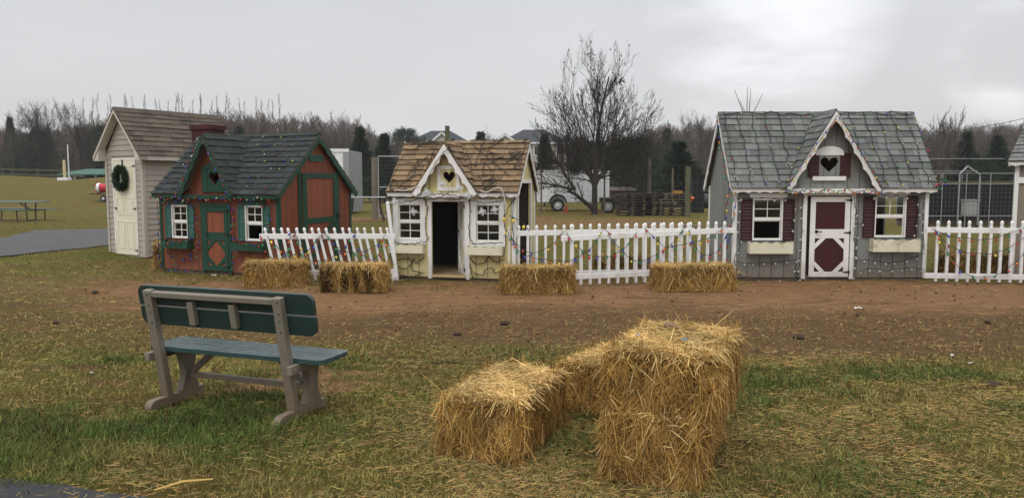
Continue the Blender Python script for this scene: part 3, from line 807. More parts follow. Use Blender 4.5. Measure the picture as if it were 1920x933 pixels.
def play_door(H, x0, x1, z0, z1, mtrim, mpanel, M=None, y=-.012, xmid=False, name='door'):
    """two-panel door: square top panel, octagon lower panel"""
    d = MB(); d.box(x0 + .004, x1 - .004, y, y + .02, z0, z1); D = d.build(name, mpanel, H, M)
    t = MB(); w = .085; a = -.018 + y; b = y - .001
    zm = z0 + (z1 - z0) * .54; hm = .075
    t.box(x0, x0 + w, a, b, z0, z1); t.box(x1 - w, x1, a, b, z0, z1)
    t.box(x0 + w, x1 - w, a, b, z1 - w, z1); t.box(x0 + w, x1 - w, a, b, z0, z0 + w)
    t.box(x0 + w, x1 - w, a, b, zm - hm, zm + hm)
    c = .15; X0, X1, Z0, Z1 = x0 + w, x1 - w, z0 + w, zm - hm; k = .045
    for (cx, cz, sx, sz) in ((X0, Z0, 1, 1), (X1, Z0, -1, 1), (X0, Z1, 1, -1), (X1, Z1, -1, -1)):
        t.plate([(cx + sx * (c - k * 1.2), cz), (cx + sx * (c + k * .8), cz), (cx, cz + sz * (c + k * .8)), (cx, cz + sz * (c - k * 1.2))], (), .014, a + .003)
    t.build('door_trim', mtrim, D, bevel=.002)
    return D, a
def handle(D, x, z, y, s=1):
    mb = MB(); mb.box(x - .02, x + .02, y - .008, y, z - .025, z + .025); mb.tube((x, y - .008, z), (x, y - .05, z), .008, n=6)
    mb.bar((x, y - .045, z), (x + s * .08, y - .045, z - .004), .012, .016)
    return mb.build('handle', black, D)

def playhouse(label, C, yaw_deg, cfg):
    """local frame: x along the front, y into the house, z up; origin at the front left corner on the ground"""
    g = cfg; W, D, He = g['W'], g['D'], g['He']; ze, zr = g['ze'], g['zr']; oh, ox = g['oh'], g['ox']
    H = thing('playhouse', label, 'playhouse', (C[0], C[1], 0), -math.radians(yaw_deg), 'wooden playhouses in a row along the path')
    z0 = .05; wall, mtrim = g['wall'], g['trim']; inner = g['inner']
    dx, hw, zf, za = g['dorm']
    L = math.hypot(D / 2 + oh, zr - ze); slope = (zr - ze) / (D / 2 + oh)
    zw = ze + slope * oh - .02               # roof underside at the wall plane
    Hw = min(He, zw)
    # dormer wall line sits just under the dormer roof
    sl = (za - ze) / hw
    top = za - .03
    dh = (top - Hw) / sl
    out = [(0, z0), (W, z0), (W, Hw), (dx + dh, Hw), (dx, top), (dx - dh, Hw), (0, Hw)]
    holes = [rect(*w[:4]) for w in g['windows']] + [heart(*g['heart'])]
    dr = g['door']; holes.append(rect(dr[0], dr[1], z0 + .03, dr[3]))
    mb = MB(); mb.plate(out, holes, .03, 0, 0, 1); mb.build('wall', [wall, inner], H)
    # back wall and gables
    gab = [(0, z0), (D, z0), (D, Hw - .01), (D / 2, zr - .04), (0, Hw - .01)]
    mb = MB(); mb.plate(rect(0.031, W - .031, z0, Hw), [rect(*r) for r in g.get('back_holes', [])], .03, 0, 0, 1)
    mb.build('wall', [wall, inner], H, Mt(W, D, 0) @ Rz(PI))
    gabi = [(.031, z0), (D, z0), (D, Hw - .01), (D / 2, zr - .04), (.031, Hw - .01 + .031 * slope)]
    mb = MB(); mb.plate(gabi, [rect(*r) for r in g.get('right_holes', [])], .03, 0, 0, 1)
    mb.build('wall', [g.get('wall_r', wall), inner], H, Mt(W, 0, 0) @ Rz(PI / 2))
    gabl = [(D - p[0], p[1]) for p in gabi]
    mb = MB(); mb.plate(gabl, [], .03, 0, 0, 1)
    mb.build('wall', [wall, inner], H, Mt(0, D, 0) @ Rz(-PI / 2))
    mb = MB(); mb.box(.035, W - .035, .035, D - .035, z0 + .01, z0 + .04); mb.build('floor', floorw, H)
    mb = MB()
    for yy in (.03, D * .5, D - .13): mb.box(.02, W - .02, yy, yy + .09, -.02, z0 - .002)
    mb.build('skid', skid, H)
    # roof
    O = Vector((-ox, -oh, ze)); U = Vector((1, 0, 0)); V = Vector((0, D / 2 + oh, zr - ze)).normalized(); Nn = U.cross(V)
    va = L * (za - ze) / (zr - ze); va = min(va, L * .985)
    Wt = W + 2 * ox; xc = dx + ox
    regs = [[(0, 0), (xc - hw, 0), (xc, va), (xc, L), (0, L)], [(xc + hw, 0), (Wt, 0), (Wt, L), (xc, L), (xc, va)]]
    sh = g['shingle']; mb = MB(); kw = dict(h=g['sh'], w=g['sw'], th=g.get('sth', .009))
    shingle_face(mb, O, U, V, Nn, regs, seed=g['seed'], **kw)
    Ob = Vector((W + ox, D + oh, ze)); Vb = Vector((0, -(D / 2 + oh), zr - ze)).normalized(); Ub = Vector((-1, 0, 0))
    shingle_face(mb, Ob, Ub, Vb, Ub.cross(Vb), [[(0, 0), (Wt, 0), (Wt, L), (0, L)]], seed=g['seed'] + 1, **kw)
    rr = random.Random(g['seed'])
    x = -ox
    while x < W + ox - .02:     # ridge caps
        e = min(x + .2, W + ox); k = rr.uniform(0, .006); s_ = .075
        yr = D / 2; dz = s_ * slope / math.hypot(1, slope); dy = s_ / math.hypot(1, slope)
        for s in (-1, 1):
            mb.prism([Vector((x, yr, zr + .016 + k)), Vector((e, yr, zr + .020 + k)), Vector((e, yr + s * dy, zr - dz + .022 + k)), Vector((x, yr + s * dy, zr - dz + .018 + k))], Vector((0, s * .006, .008)), 0)
        x = e
    mb.build('roof', [sh, skid], H)
    # dormer roof
    of = oh + .05; yv = -oh + (D / 2 + oh) * va / L
    Ld = math.hypot(hw, za - ze); mb = MB()
    reg = [(0, 0), (of - oh, 0), (of + yv, Ld), (0, Ld)]
    for s in (1, -1):
        O = Vector((dx - s * hw, -of, ze)); U = Vector((0, 1, 0)); V = Vector((s * hw, 0, za - ze)).normalized()
        Nn = V.cross(U) if s == 1 else U.cross(V)
        if Nn.z < 0: Nn = -Nn
        shingle_face(mb, O, U, V, Nn, [reg], seed=g['seed'] + 5 + s, **kw)
        sd = .07; y = -of
        while y < yv:
            e = min(y + .2, yv + .02)
            mb.prism([Vector((dx, y, za + .018)), Vector((dx, e, za + .020)), Vector((dx - s * sd * hw / Ld, e, za + .022 - sd * (za - ze) / Ld)), Vector((dx - s * sd * hw / Ld, y, za + .018 - sd * (za - ze) / Ld))], Vector((0, 0, .012)), 0)
            y = e
    mb.build('dormer_roof', [sh, skid], H)
    # eave board (scalloped) and dormer barge boards
    mt = g['fascia']
    mb = MB(); nsc = int((W) / .26)
    for (a, b) in ((-ox + .01, dx - hw + .02), (dx + hw - .02, W + ox - .01)):
        if b - a > .05: mb.plate(wave_edge((a, ze - .012), (b, ze - .012), .075, .02, max(1, round((b - a) / .2)), (0, -1)), (), .016, -oh + .012)
    mb.plate(wave_edge((dx - hw + .021, ze - .015), (dx + hw - .021, ze - .015), .085, .022, max(2, round(2 * hw / .2)), (0, -1)), (), .016, -oh + .012)
    mb.box(dx - hw + .03, dx + hw - .03, -oh + .028, 0.0, ze - .045, ze - .02)
    mb.build('scalloped_trim', mt, H)
    mb = MB(); bw = g.get('bw', .10)
    for s in (-1, 1):
        f = Vector((dx + s * hw * 1.02, ze - .03)); a = Vector((dx, za - .012))
        d = (a - f).normalized(); nn = Vector((-d.y, d.x)) * (1 if s == 1 else -1)
        poly = wave_edge(f, a, bw, .028 if g.get('scal', True) else 0.0, 5, nn)
        # mitre at the apex
        poly = [(min(x, dx) if s == -1 else max(x, dx), z) for x, z in poly]
        mb.plate(poly, (), .018, -of - .006)
    mb.build('barge_board', mt, H)
    # gable rake boards
    for (xx, th) in ((-ox + .0, .018), (W + ox - .018, .018)):
        mb = MB()
        for s in (-1, 1):
            f = Vector((D / 2 + s * (D / 2 + oh), ze - .03)); a = Vector((D / 2, zr - .03)); d = (a - f).normalized(); nn = Vector((-d.y, d.x)) * (1 if s == 1 else -1)
            poly = wave_edge(f, a, .09, .02, 6, nn); poly = [(min(x, D / 2) if s == -1 else max(x, D / 2), z) for x, z in poly]
            mb.plate(poly, (), th, 0)
        mb.build('rake_board', g.get('rake', mt), H, Mt(xx + th, 0, 0) @ Rz(PI / 2))
    # corner boards
    mb = MB(); cw = .06
    for xx in (0 - .012, W - cw + .012): mb = MB(); mb.box(xx, xx + cw, -.016, -.002, z0, Hw - .03); mb.build('corner_board', g.get('corner', mtrim), H)
    if g.get('corner_r', True):
        for a_, b_ in ((-.002, .05), (D - .05, D + .002)): mb = MB(); mb.box(W + .002, W + .016, a_, b_, z0, Hw - .03); mb.build('corner_board', g.get('corner', mtrim), H)
    for a_, b_ in ((-.002, .05), (D - .05, D + .002)): mb = MB(); mb.box(-.016, -.002, a_, b_, z0, Hw - .03); mb.build('corner_board', g.get('corner', mtrim), H)
    # door frame
    mb = MB(); fw = g.get('dfw', .075); x0, x1, zz0, zz1 = dr
    mb.box(x0 - fw, x0, -.022, .02, z0 - .03, zz1 + fw); mb.box(x1, x1 + fw, -.022, .02, z0 - .03, zz1 + fw); mb.box(x0, x1, -.022, .02, zz1, zz1 + fw)
    mb.build('door_frame', mtrim, H, bevel=.003)
    return H, Hw, slope, L

def roofpt(cfg, u, v, off=.03):
    """point on the front roof: u along from the left wall, v 0..1 up the slope (local)"""
    D, oh, ze, zr = cfg['D'], cfg['oh'], cfg['ze'], cfg['zr']
    n = Vector((0, -(zr - ze), D / 2 + oh)).normalized()
    return Vector((u, -oh + (D / 2 + oh) * v, ze + (zr - ze) * v)) + n * off

# ---- gray house
gcfg = dict(W=3.22, D=1.62, He=1.60, ze=1.545, zr=2.84, oh=.14, ox=.09, dorm=(1.57, .76, 1.58, 2.80), heart=(1.55, 1.915, .31, .27),
            door=(1.21, 1.945, .05, 1.415), windows=[(.325, .79, .69, 1.35), (2.36, 2.84, .74, 1.40)], wall=grays, trim=white, inner=inner_gray,
            shingle=graysh, fascia=white, sh=.135, sw=.2, seed=31, bw=.085, right_holes=[(.40, 1.44, .40, 1.42)], dfw=.07)
HG, HwG, slG, LG = playhouse('gray playhouse with maroon shutters, a maroon and white door and gray shingles', (3.70, 12.89), 0, gcfg)
def dress_windows(H, cfg, shm, boxm, hdm, boxes, lower, hd=True, shw=.19):
    for i, (x0, x1, z0, z1) in enumerate(cfg['windows']):
        window(H, x0, x1, z0, z1, mfr=white, fw=.02, lower=lower[i])
        if shm:
            shutter(H, x0 - .022 - shw, x0 - .022, z0 - .02, z1 + .01, shm); shutter(H, x1 + .022, x1 + .022 + shw, z0 - .02, z1 + .01, shm)
        if hd:
            mb = MB(); mb.plate([(x0 - .07, z1 + .03), (x1 + .07, z1 + .03), (x1 + .085, z1 + .105), (x0 - .085, z1 + .105)], (), .024, -.03); mb.build('window_header', hdm, H)
        b = boxes[i]
        if b: window_box(H, *b, boxm)
dress_windows(HG, gcfg, maroon, creambox, white, [(.23, .95, .46, .655), (2.27, 3.05, .49, .70)], [False, False])
DG, ya = play_door(HG, 1.265, 1.925, .06, 1.395, white, marpanel)
handle(DG, 1.37, .82, ya)
for z in (1.34, .80, .14): hinge(DG, 1.93, z, -1, y=ya - .004)
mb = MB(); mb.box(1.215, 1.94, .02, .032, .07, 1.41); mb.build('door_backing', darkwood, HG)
def attic(H, cfg, box, sh, msh, arch, march, sill, msill, mframe, marchm=None):
    hx, hz, hw_, hh = cfg['heart']
    mb = MB(); mb.plate(rect(*box), [heart(hx, hz, hw_ * .98, hh * .98)], .018, -.022); mb.build('heart_window', mframe, H)
    if sh:
        for (a, b) in ((box[0] - sh - .004, box[0] - .004), (box[1] + .004, box[1] + sh + .004)):
            mb = MB(); mb.plate([(a, box[2] - .03), (b, box[2] - .03), (b, box[3] + .06 if b < hx else box[3] + .035), (a, box[3] + .035 if b < hx else box[3] + .06)], (), .024, -.028); mb.build('shutter', msh, H)
    if arch:
        cx, w, zb, hgt = arch
        pts = [(cx - w / 2, zb)] + [(cx + w / 2 * math.cos(t), zb + .03 + hgt * math.sin(t)) for t in [PI * k / 12 for k in range(13)]][::-1] + [(cx + w / 2, zb)]
        mb = MB(); mb.plate(pts, (), .024, -.030); mb.build('arch_header', march, H)
    if sill:
        mb = MB(); mb.box(sill[0], sill[1], -.04, -.002, sill[2], sill[3]); mb.build('sill', msill, H)
attic(HG, gcfg, (1.385, 1.725, 1.75, 2.075), .175, maroon, (1.555, .46, 2.08, .12), white, (1.28, 1.83, 1.665, 1.735), white, grays)

# ---- yellow house
ycfg = dict(W=2.10, D=1.62, He=1.50, ze=1.475, zr=2.33, oh=.12, ox=.08, dorm=(.95, .545, 1.47, 2.27), heart=(.985, 1.71, .215, .21),
            door=(.675, 1.265, .05, 1.315), windows=[(.085, .48, .69, 1.265), (1.445, 1.845, .67, 1.265)], wall=cream, trim=white, inner=darkwood,
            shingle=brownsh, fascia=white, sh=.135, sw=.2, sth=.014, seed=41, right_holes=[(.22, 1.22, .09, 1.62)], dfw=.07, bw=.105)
HY_, HwY, slY, LY = playhouse('small cream yellow playhouse with white trim, open door and brown shingle roof', (-2.0, 13.10), 13, ycfg)
dress_windows(HY_, ycfg, None, creambox, white, [(-.05, .56, .455, .60), (1.32, 1.92, .45, .595)], [True, True], hd=False)
for (x0, x1, z0, z1) in ycfg['windows']:
    mb = MB(); frame_boards(mb, x0 - .02, x1 + .02, z0 - .02, z1 + .02, .075, -.017, .015); mb.build('window_trim', white, HY_)
HL = Mt(1.262, .0, 0) @ Rz(-math.radians(62)) @ Mt(-1.262, 0, 0)
DY, ya = play_door(HY_, .68, 1.262, .09, 1.31, white, creambox, M=HL, y=.0)
handle(DY, .76, .80, ya, 1)
for z in (1.24, .18): hinge(DY, 1.262, z, -1, y=ya - .004)
attic(HY_, ycfg, (.845, 1.11, 1.555, 1.85), 0, None, None, None, None, None, cream)
mb = MB(); frame_boards(mb, .845, 1.11, 1.555, 1.85, .06, -.034, .030); mb.build('heart_window_frame', white, HY_)
mb = MB(); mb.box(.675, 1.265, -.05, .12, .052, .088); mb.build('threshold', pm('pale_step', (.42, .33, .17), .7, .1), HY_)
Mr = Mt(2.10, 0, 0) @ Rz(PI / 2)
mb = MB(); mb.box(.15, .22, -.02, -.002, .06, 1.69); mb.box(1.22, 1.29, -.02, -.002, .06, 1.69); mb.box(.22, 1.22, -.02, -.002, 1.62, 1.69); mb.build('side_door_frame', white, HY_, Mr)
mb = MB(); mb.box(0, .95, 0, .025, .09, 1.60); mb.build('side_door', pm('brown_plank', (.035, .024, .018), .8, .2, 4, W_, .3, 40, groove=(0, .2)), HY_, Mr @ Mt(1.19, .04, 0) @ Rz(math.radians(99)))

# ---- red house
rcfg = dict(W=2.70, D=2.10, He=1.46, ze=1.43, zr=2.50, oh=.12, ox=.09, dorm=(1.235, .60, 1.42, 2.46), heart=(1.325, 1.69, .255, .27),
            door=(1.035, 1.60, .05, 1.205), windows=[(.305, .645, .645, 1.205), (2.005, 2.355, .645, 1.215)], wall=reds, trim=green, inner=darkwood,
            shingle=darksh, fascia=green, sh=.14, sw=.2, seed=51, dfw=.06, bw=.08)
HR, HwR, slR, LR = playhouse('brick red playhouse with dark green trim, chimney and dark roof', (-6.45, 14.20), 23.1, rcfg)
dress_windows(HR, rcfg, greensh, green, green, [(.14, .78, .45, .595), (1.77, 2.47, .46, .60)], [True, False], shw=.155)
DR, ya = play_door(HR, 1.04, 1.60, .07, 1.20, green, redpanel)
handle(DR, 1.11, .72, ya)
for z in (1.13, .72, .15): hinge(DR, 1.60, z, -1, y=ya - .004)
attic(HR, rcfg, (1.175, 1.475, 1.49, 1.87), .13, green, (1.325, .36, 1.875, .09), green, None, None, green)
mb = MB(); mb.box(1.10, 1.55, -.036, -.0235, 1.465, 1.488); mb.build('sill', green, HR)
Mr = Mt(2.70, 0, 0) @ Rz(PI / 2)
mb = MB(); mb.box(.60, 1.62, -.03, -.002, .08, 1.80); DD = mb.build('side_door', redpanel, HR, Mr)
mb = MB()
mb.box(.60, .72, -.05, -.031, .08, 1.80); mb.box(1.50, 1.62, -.05, -.031, .08, 1.80); mb.box(.72, 1.50, -.05, -.031, 1.71, 1.80); mb.box(.72, 1.50, -.05, -.031, .90, 1.00); mb.box(.72, 1.50, -.05, -.031, .08, .18)
mb.bar((.78, -.041, .22), (1.46, -.041, .88), .018, .08, up=(-.7, 0, .7)); mb.build('door_trim', green, DD)
mb = MB(); mb.box(.52, .595, -.022, -.002, .08, 1.86); mb.box(1.625, 1.70, -.022, -.002, .08, 1.86); mb.build('side_door_frame', green, HR, Mr)
mb = MB(); frame_boards(mb, .87, 1.22, 2.035, 2.11, .02, -.022, .02)
for k in range(4): mb.box(.87, 1.22, -.018 + .002 * k, -.004, 2.037 + k * .0185, 2.049 + k * .0185)
mb.build('gable_vent', greensh, HR, Mr)
mb = MB(); mb.box(1.58, 1.66, -.07, -.051, .96, 1.06); mb.build('latch', black, HR, Mr)
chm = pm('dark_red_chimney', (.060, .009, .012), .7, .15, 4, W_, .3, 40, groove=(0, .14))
mb = MB(); mb.box(-.30, .16, 1.10, 1.50, 2.0, 2.66); ch = mb.build('chimney', chm, HR)
mb = MB(); mb.box(-.33, .19, 1.07, 1.53, 2.661, 2.75); mb.build('chimney_cap', chm, ch)

# ---- fourth playhouse, cut by the right edge
tcfg = dict(W=2.6, D=2.3, He=1.98, ze=1.99, zr=2.75, oh=.12, ox=.10, dorm=(1.5, .45, 1.99, 2.6), heart=(1.5, 2.2, .15, .15),
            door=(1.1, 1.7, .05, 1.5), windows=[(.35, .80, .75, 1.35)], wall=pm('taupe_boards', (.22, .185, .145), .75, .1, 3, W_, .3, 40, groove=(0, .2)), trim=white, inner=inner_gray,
            shingle=graysh, fascia=white, sh=.135, sw=.2, seed=61)
HT, HwT, _, _ = playhouse('taupe playhouse with white trim, cut off by the right edge of the photo', (8.50, 13.10), 44, tcfg)
play_door(HT, 1.11, 1.69, .06, 1.49, white, tcfg['wall'])
dress_windows(HT, tcfg, None, creambox, white, [(.3, .85, .5, .7)], [True])
mb = MB(); mb.box(.05, 1.03, -.03, -.017, 1.62, 1.72); mb.build('cross_board', white, HT)

# ------------------------------------------------------------------ tan shed
sx, sy = -9.047, 17.354; syaw = 32
HS = thing('storage_shed', 'tall narrow tan vinyl sided shed with a cream door and brown shingle roof', 'shed', (sx, sy, 0), -math.radians(syaw))
Ws, Ds, Hs, Zs = 1.34, 2.35, 2.24, 3.13
core = MB(); core.plate([(0.01, 0), (Ws - .01, 0), (Ws - .01, Hs), (Ws / 2, Zs), (.01, Hs)], (), .03, .01); core.build('wall', taupe, HS)
def lap(mb, outline, h=.118, t=.014):
    if area(outline) < 0: outline = outline[::-1]
    z = min(p[1] for p in outline); zt = max(p[1] for p in outline)
    while z < zt:
        q = clip_to([(-9, z), (9, z), (9, min(z + h, zt)), (-9, min(z + h, zt))], outline)
        if len(q) >= 3:
            fr = [Vector((p[0], -.003 - t * (1 - (p[1] - z) / h), p[1])) for p in q]; bk = [Vector((p[0], .009, p[1])) for p in q]
            n = len(q); mb.add(fr + bk, [tuple(range(n)), tuple(range(n, 2 * n))[::-1]] + [(a, (a + 1) % n, n + (a + 1) % n, n + a) for a in range(n)])
        z += h
gp = [(0, .02), (Ws, .02), (Ws, Hs), (Ws / 2, Zs), (0, Hs)]
mb = MB(); lap(mb, [(0, .02), (.22, .02), (.22, Hs), (0, Hs)]); lap(mb, [(1.13, .02), (Ws, .02), (Ws, Hs), (1.13, Hs)]); lap(mb, [(0, Hs - .035), (Ws, Hs - .035), (Ws, Hs), (Ws / 2, Zs), (0, Hs)])
mb.build('siding', taupe, HS)
mb = MB(); lap(mb, [(0, .02), (Ds, .02), (Ds, Hs), (0, Hs)]); mb.build('siding', taupe, HS, Mt(Ws, 0, 0) @ Rz(PI / 2))
mb = MB(); lap(mb, [(0, .02), (Ds, .02), (Ds, Hs), (0, Hs)]); mb.build('siding', taupe, HS, Mt(0, Ds, 0) @ Rz(-PI / 2))
mb = MB(); lap(mb, [(0, .02), (Ws, .02), (Ws, Hs), (Ws / 2, Zs), (0, Hs)]); mb.build('siding', taupe, HS, Mt(Ws, Ds, 0) @ Rz(PI))
mb = MB()
for x in (-.02, Ws - .05): mb.box(x, x + .07, -.026, -.0175, .02, Hs)
for y in (-.026, Ds - .05): mb.box(Ws + .0175, Ws + .026, y, y + .07, .02, Hs); mb.box(-.026, -.0175, y, y + .07, .02, Hs)
mb.build('corner_board', taupe2, HS)
O = Vector((-.20, -.22, 2.20)); L2 = math.hypot(Ws / 2 + .20, 1.0)
mb = MB(); zsr = 3.22
for s in (1, -1):
    V = Vector((s * (Ws / 2 + .20), 0, zsr - 2.20)); L2 = V.length; V.normalize()
    O = Vector((-.20 if s == 1 else Ws + .20, -.20, 2.20)); U = Vector((0, 1, 0)); Nn = U.cross(V)
    if Nn.z < 0: Nn = -Nn
    shingle_face(mb, O, U, V, Nn, [[(0, 0), (Ds + .32, 0), (Ds + .32, L2), (0, L2)]], h=.14, w=.3, seed=70 + s)
    y = -.2
    while y < Ds + .10:
        e = min(y + .28, Ds + .12)
        mb.prism([Vector((Ws / 2, y, zsr + .02)), Vector((Ws / 2, e, zsr + .022)), Vector((Ws / 2 - s * .09, e, zsr - .085)), Vector((Ws / 2 - s * .09, y, zsr - .087))], Vector((0, 0, .012)))
        y = e
mb.build('roof', [taupesh, skid], HS)
mb = MB()
for s in (1, -1):
    f = Vector((Ws / 2 - s * (Ws / 2 + .195), 2.17)); a = Vector((Ws / 2, zsr - .035)); nn = Vector((s * .82, -.56)) * .085
    poly = [(f.x, f.y), (a.x, a.y), (a.x, a.y - .06), (f.x + nn.x * .4, f.y + nn.y * .4 - .01)]
    mb.plate(poly, (), .02, -.20)
    mb.prism([Vector((f.x + nn.x * .3, -.178, f.y - .02)), Vector((a.x, -.178, a.y - .05)), Vector((a.x, -.02, a.y - .05)), Vector((f.x + nn.x * .3, -.02, f.y - .02))], Vector((0, 0, -.012)))
    q = [(f.x + s * .0, f.y + .02), (f.x + s * .195, f.y + .20), (f.x + s * .195, f.y - .07), (f.x, f.y - .07)]
    mb.plate(q, (), .18, -.178)
    x0 = -.195 if s == 1 else Ws + .175
    mb.box(x0, x0 + .02, -.17, Ds + .1, 2.10, 2.19)
mb.build('fascia', pm('cream_vinyl_fascia', (.56, .52, .46), .5, .04, 2, stain=((.38, .34, .28), .5, .55)), HS)
mb = MB(); frame_boards(mb, .29, 1.065, .06, 2.11, .05, -.024, .034, bottom=False); mb.build('door_frame', white, HS)
mb = MB(); mb.box(.29, 1.065, -.016, .01, .05, 2.11); DS = mb.build('door', doorcream, HS)
mb = MB()
for (a, b) in ((.37, .645), (.71, .985)):
    for (c, d) in ((.18, .78), (.92, 1.30), (1.52, 1.98)):
        fr = MB; mb.plate(rect(a, b, c, d), [rect(a + .02, b - .02, c + .02, d - .02)], .008, -.0245); mb.box(a + .045, b - .045, -.021, -.0165, c + .045, d - .045)
mb.build('door_panel', doorcream, DS)
for z in (1.98, 1.06, .15): hinge(DS, 1.075, z, -1, y=-.024)
handle(DS, .33, 1.06, -.017)
mb = MB(); mb.box(.02, Ws - .02, .02, .1, -.02, .02); mb.box(.02, Ws - .02, Ds - .1, Ds - .02, -.02, .02); mb.build('skid', skid, HS)
# wreath hangs on the door
rng = np.random.default_rng(8); n = 2600
th = rng.random(n) * 2 * PI; ph = rng.random(n) * 2 * PI; rr_ = .055 * np.sqrt(rng.random(n)) + .02
cx = np.cos(th) * (.175 + rr_ * np.cos(ph)); cz = np.sin(th) * (.205 + rr_ * np.cos(ph)); cy = -.05 - rr_ * np.sin(ph) * .8
P0 = np.stack([cx, cy, cz], -1); D_ = np.stack([np.cos(th + 1.2) + rng.normal(0, .5, n), rng.normal(-.4, .5, n), np.sin(th + 1.2) + rng.normal(0, .5, n)], -1)
D_ /= np.linalg.norm(D_, axis=1, keepdims=True)
P = P0[:, None] + D_[:, None] * np.array([0, .03, .06])[None, :, None]; Wd = np.cross(D_, rng.normal(0, 1, (n, 3))); Wd /= np.linalg.norm(Wd, axis=1, keepdims=True)
Wd = Wd[:, None] * np.array([.004, .005, .001])[None, :, None]
V_, q_ = strips(P, Wd); T_ = np.repeat(np.array([[.022, .045, .018]]) * (.5 + rng.random((n, 1))), 6, 0)
wr = thing('wreath', 'dark green evergreen wreath hung on the cream shed door', 'wreath')
wr.matrix_world = HS.matrix_basis if False else (Mt(sx, sy, 0) @ Rz(-math.radians(syaw)) @ Mt(.64, -.03, 1.72))
link('foliage', npmesh('foliage', V_, q_, tint=T_, mats=[tinted]), wr)
S = []
for k in range(24): a, b = 2 * PI * k / 24, 2 * PI * (k + 1) / 24; S.append([.175 * math.cos(a), -.04, .205 * math.sin(a), .175 * math.cos(b), -.04, .205 * math.sin(b), .03, .03])
V_, q_ = tubes(S, 6); link('ring', npmesh('ring', V_, q_, mats=[pm('wreath_core', (.02, .03, .012), .9)]), wr)
mb = MB(); mb.box(-.02, .02, -.002, .004, .2, .40); mb.build('hanger', black, wr)

# ------------------------------------------------------------------ picket fences
def picket_mesh(h, w=.040):
    mb = MB(); mb.box(-w / 2, w / 2, -w / 2, w / 2, 0, h - .085)
    mb.box(-w * .32, w * .32, -w * .32, w * .32, h - .085, h - .075)
    prof = [(.52, -.075), (.62, -.068), (.56, -.055), (.66, -.045), (.64, -.028), (.45, -.012), (.16, 0)]
    n = 8; vs = []
    for r, z in prof:
        for k in range(n):
            t = 2 * PI * (k + .5) / n; vs.append((math.cos(t) * r * w, math.sin(t) * r * w, h + z))
    fs = [tuple(range(n))[::-1], tuple(range((len(prof) - 1) * n, len(prof) * n))]
    for j in range(len(prof) - 1):
        for k in range(n): fs.append((j * n + k, j * n + (k + 1) % n, (j + 1) * n + (k + 1) % n, (j + 1) * n + k))
    mb.add(vs, fs); return mb
def fence(label, A, B, n, z0, h0, h1, r0, r1, rb, lean=0.0, inset=.08, rail_w=.085):
    """A,B ground points; h = picket top heights at both ends, r = top rail heights, rb = bottom rail height"""
    A = Vector(A); B = Vector(B); d = B - A; L = d.length; rz = math.atan2(d.y, d.x)
    T = thing('picket_fence', label, 'fence', (A.x, A.y, 0), rz, 'white vinyl picket fences between the playhouses')
    rail = MB()
    def rl(za, zb, nm):
        mb = MB(); mb.bar((-.03, 0, za), (L + .03, 0, zb), .046, rail_w); mb.build(nm, vinyl, T, bevel=.004)
    rl(r0, r1, 'rail'); rl(rb, rb + (r1 - r0) * .5, 'rail')
    first = None; rr = random.Random(n)
    for k in range(n):
        x = inset + (L - 2 * inset) * k / (n - 1); t = x / L
        h = h0 + (h1 - h0) * t - z0
        if first is None:
            o = first = picket_mesh(1.0).build('picket', vinyl, T)
        else:
            o = first.copy(); COL.objects.link(o); o.parent = T
        sh = math.tan(lean); la = rr.uniform(-.018, .018)
        o.matrix_local = Mt(x, 0, z0) @ Matrix(((1, 0, -sh + la, 0), (0, 1, 0, 0), (0, 0, 1, 0), (0, 0, 0, 1))) @ Matrix.Diagonal((1, 1, h, 1)) if not lean else Mt(x + sh * (r0 - z0), 0, z0) @ Ry(-lean + la) @ Matrix.Diagonal((1, 1, h / math.cos(lean), 1))
    return T, A, d.normalized(), L
fl = fence('racked white picket fence leaning between the red and yellow playhouses', (-4.06, 12.50), (-1.99, 12.92), 17, .03, .905, .885, .765, .735, .16, lean=.20)
fb = fence('rear white picket fence panel starting at the yellow playhouse', (-.12, 12.66), (3.02, 12.92), 21, .04, .93, .965, .80, .83, .13)
fc = fence('front white picket fence panel ending at the gray playhouse', (.80, 12.08), (3.64, 12.74), 18, .03, .985, 1.0, .76, .85, .15, inset=.14)
fr = fence('white picket fence panel right of the gray playhouse', (6.76, 12.55), (9.60, 12.16), 17, .03, 1.02, 1.03, .865, .86, .12, inset=.15)
def fpost(label, x, y, h, w=.09, lean=0):
    mb = MB(); mb.box(-w / 2, w / 2, -w / 2, w / 2, 0, h); mb.add([(-w / 2 - .01, -w / 2 - .01, h + .001), (w / 2 + .01, -w / 2 - .01, h + .001), (w / 2 + .01, w / 2 + .01, h + .001), (-w / 2 - .01, w / 2 + .01, h + .001), (0, 0, h + .03)], [(0, 3, 2, 1), (0, 1, 4), (1, 2, 4), (2, 3, 4), (3, 0, 4)])
    o = mb.build('fence_post', vinyl, bevel=.003); o.location = (x, y, 0); o.rotation_euler = (0, lean, 0)
    tag(o, label, 'fence post')
fpost('white post leaning at the left corner of the yellow playhouse', -1.93, 12.92, 1.30, .055, -.11)

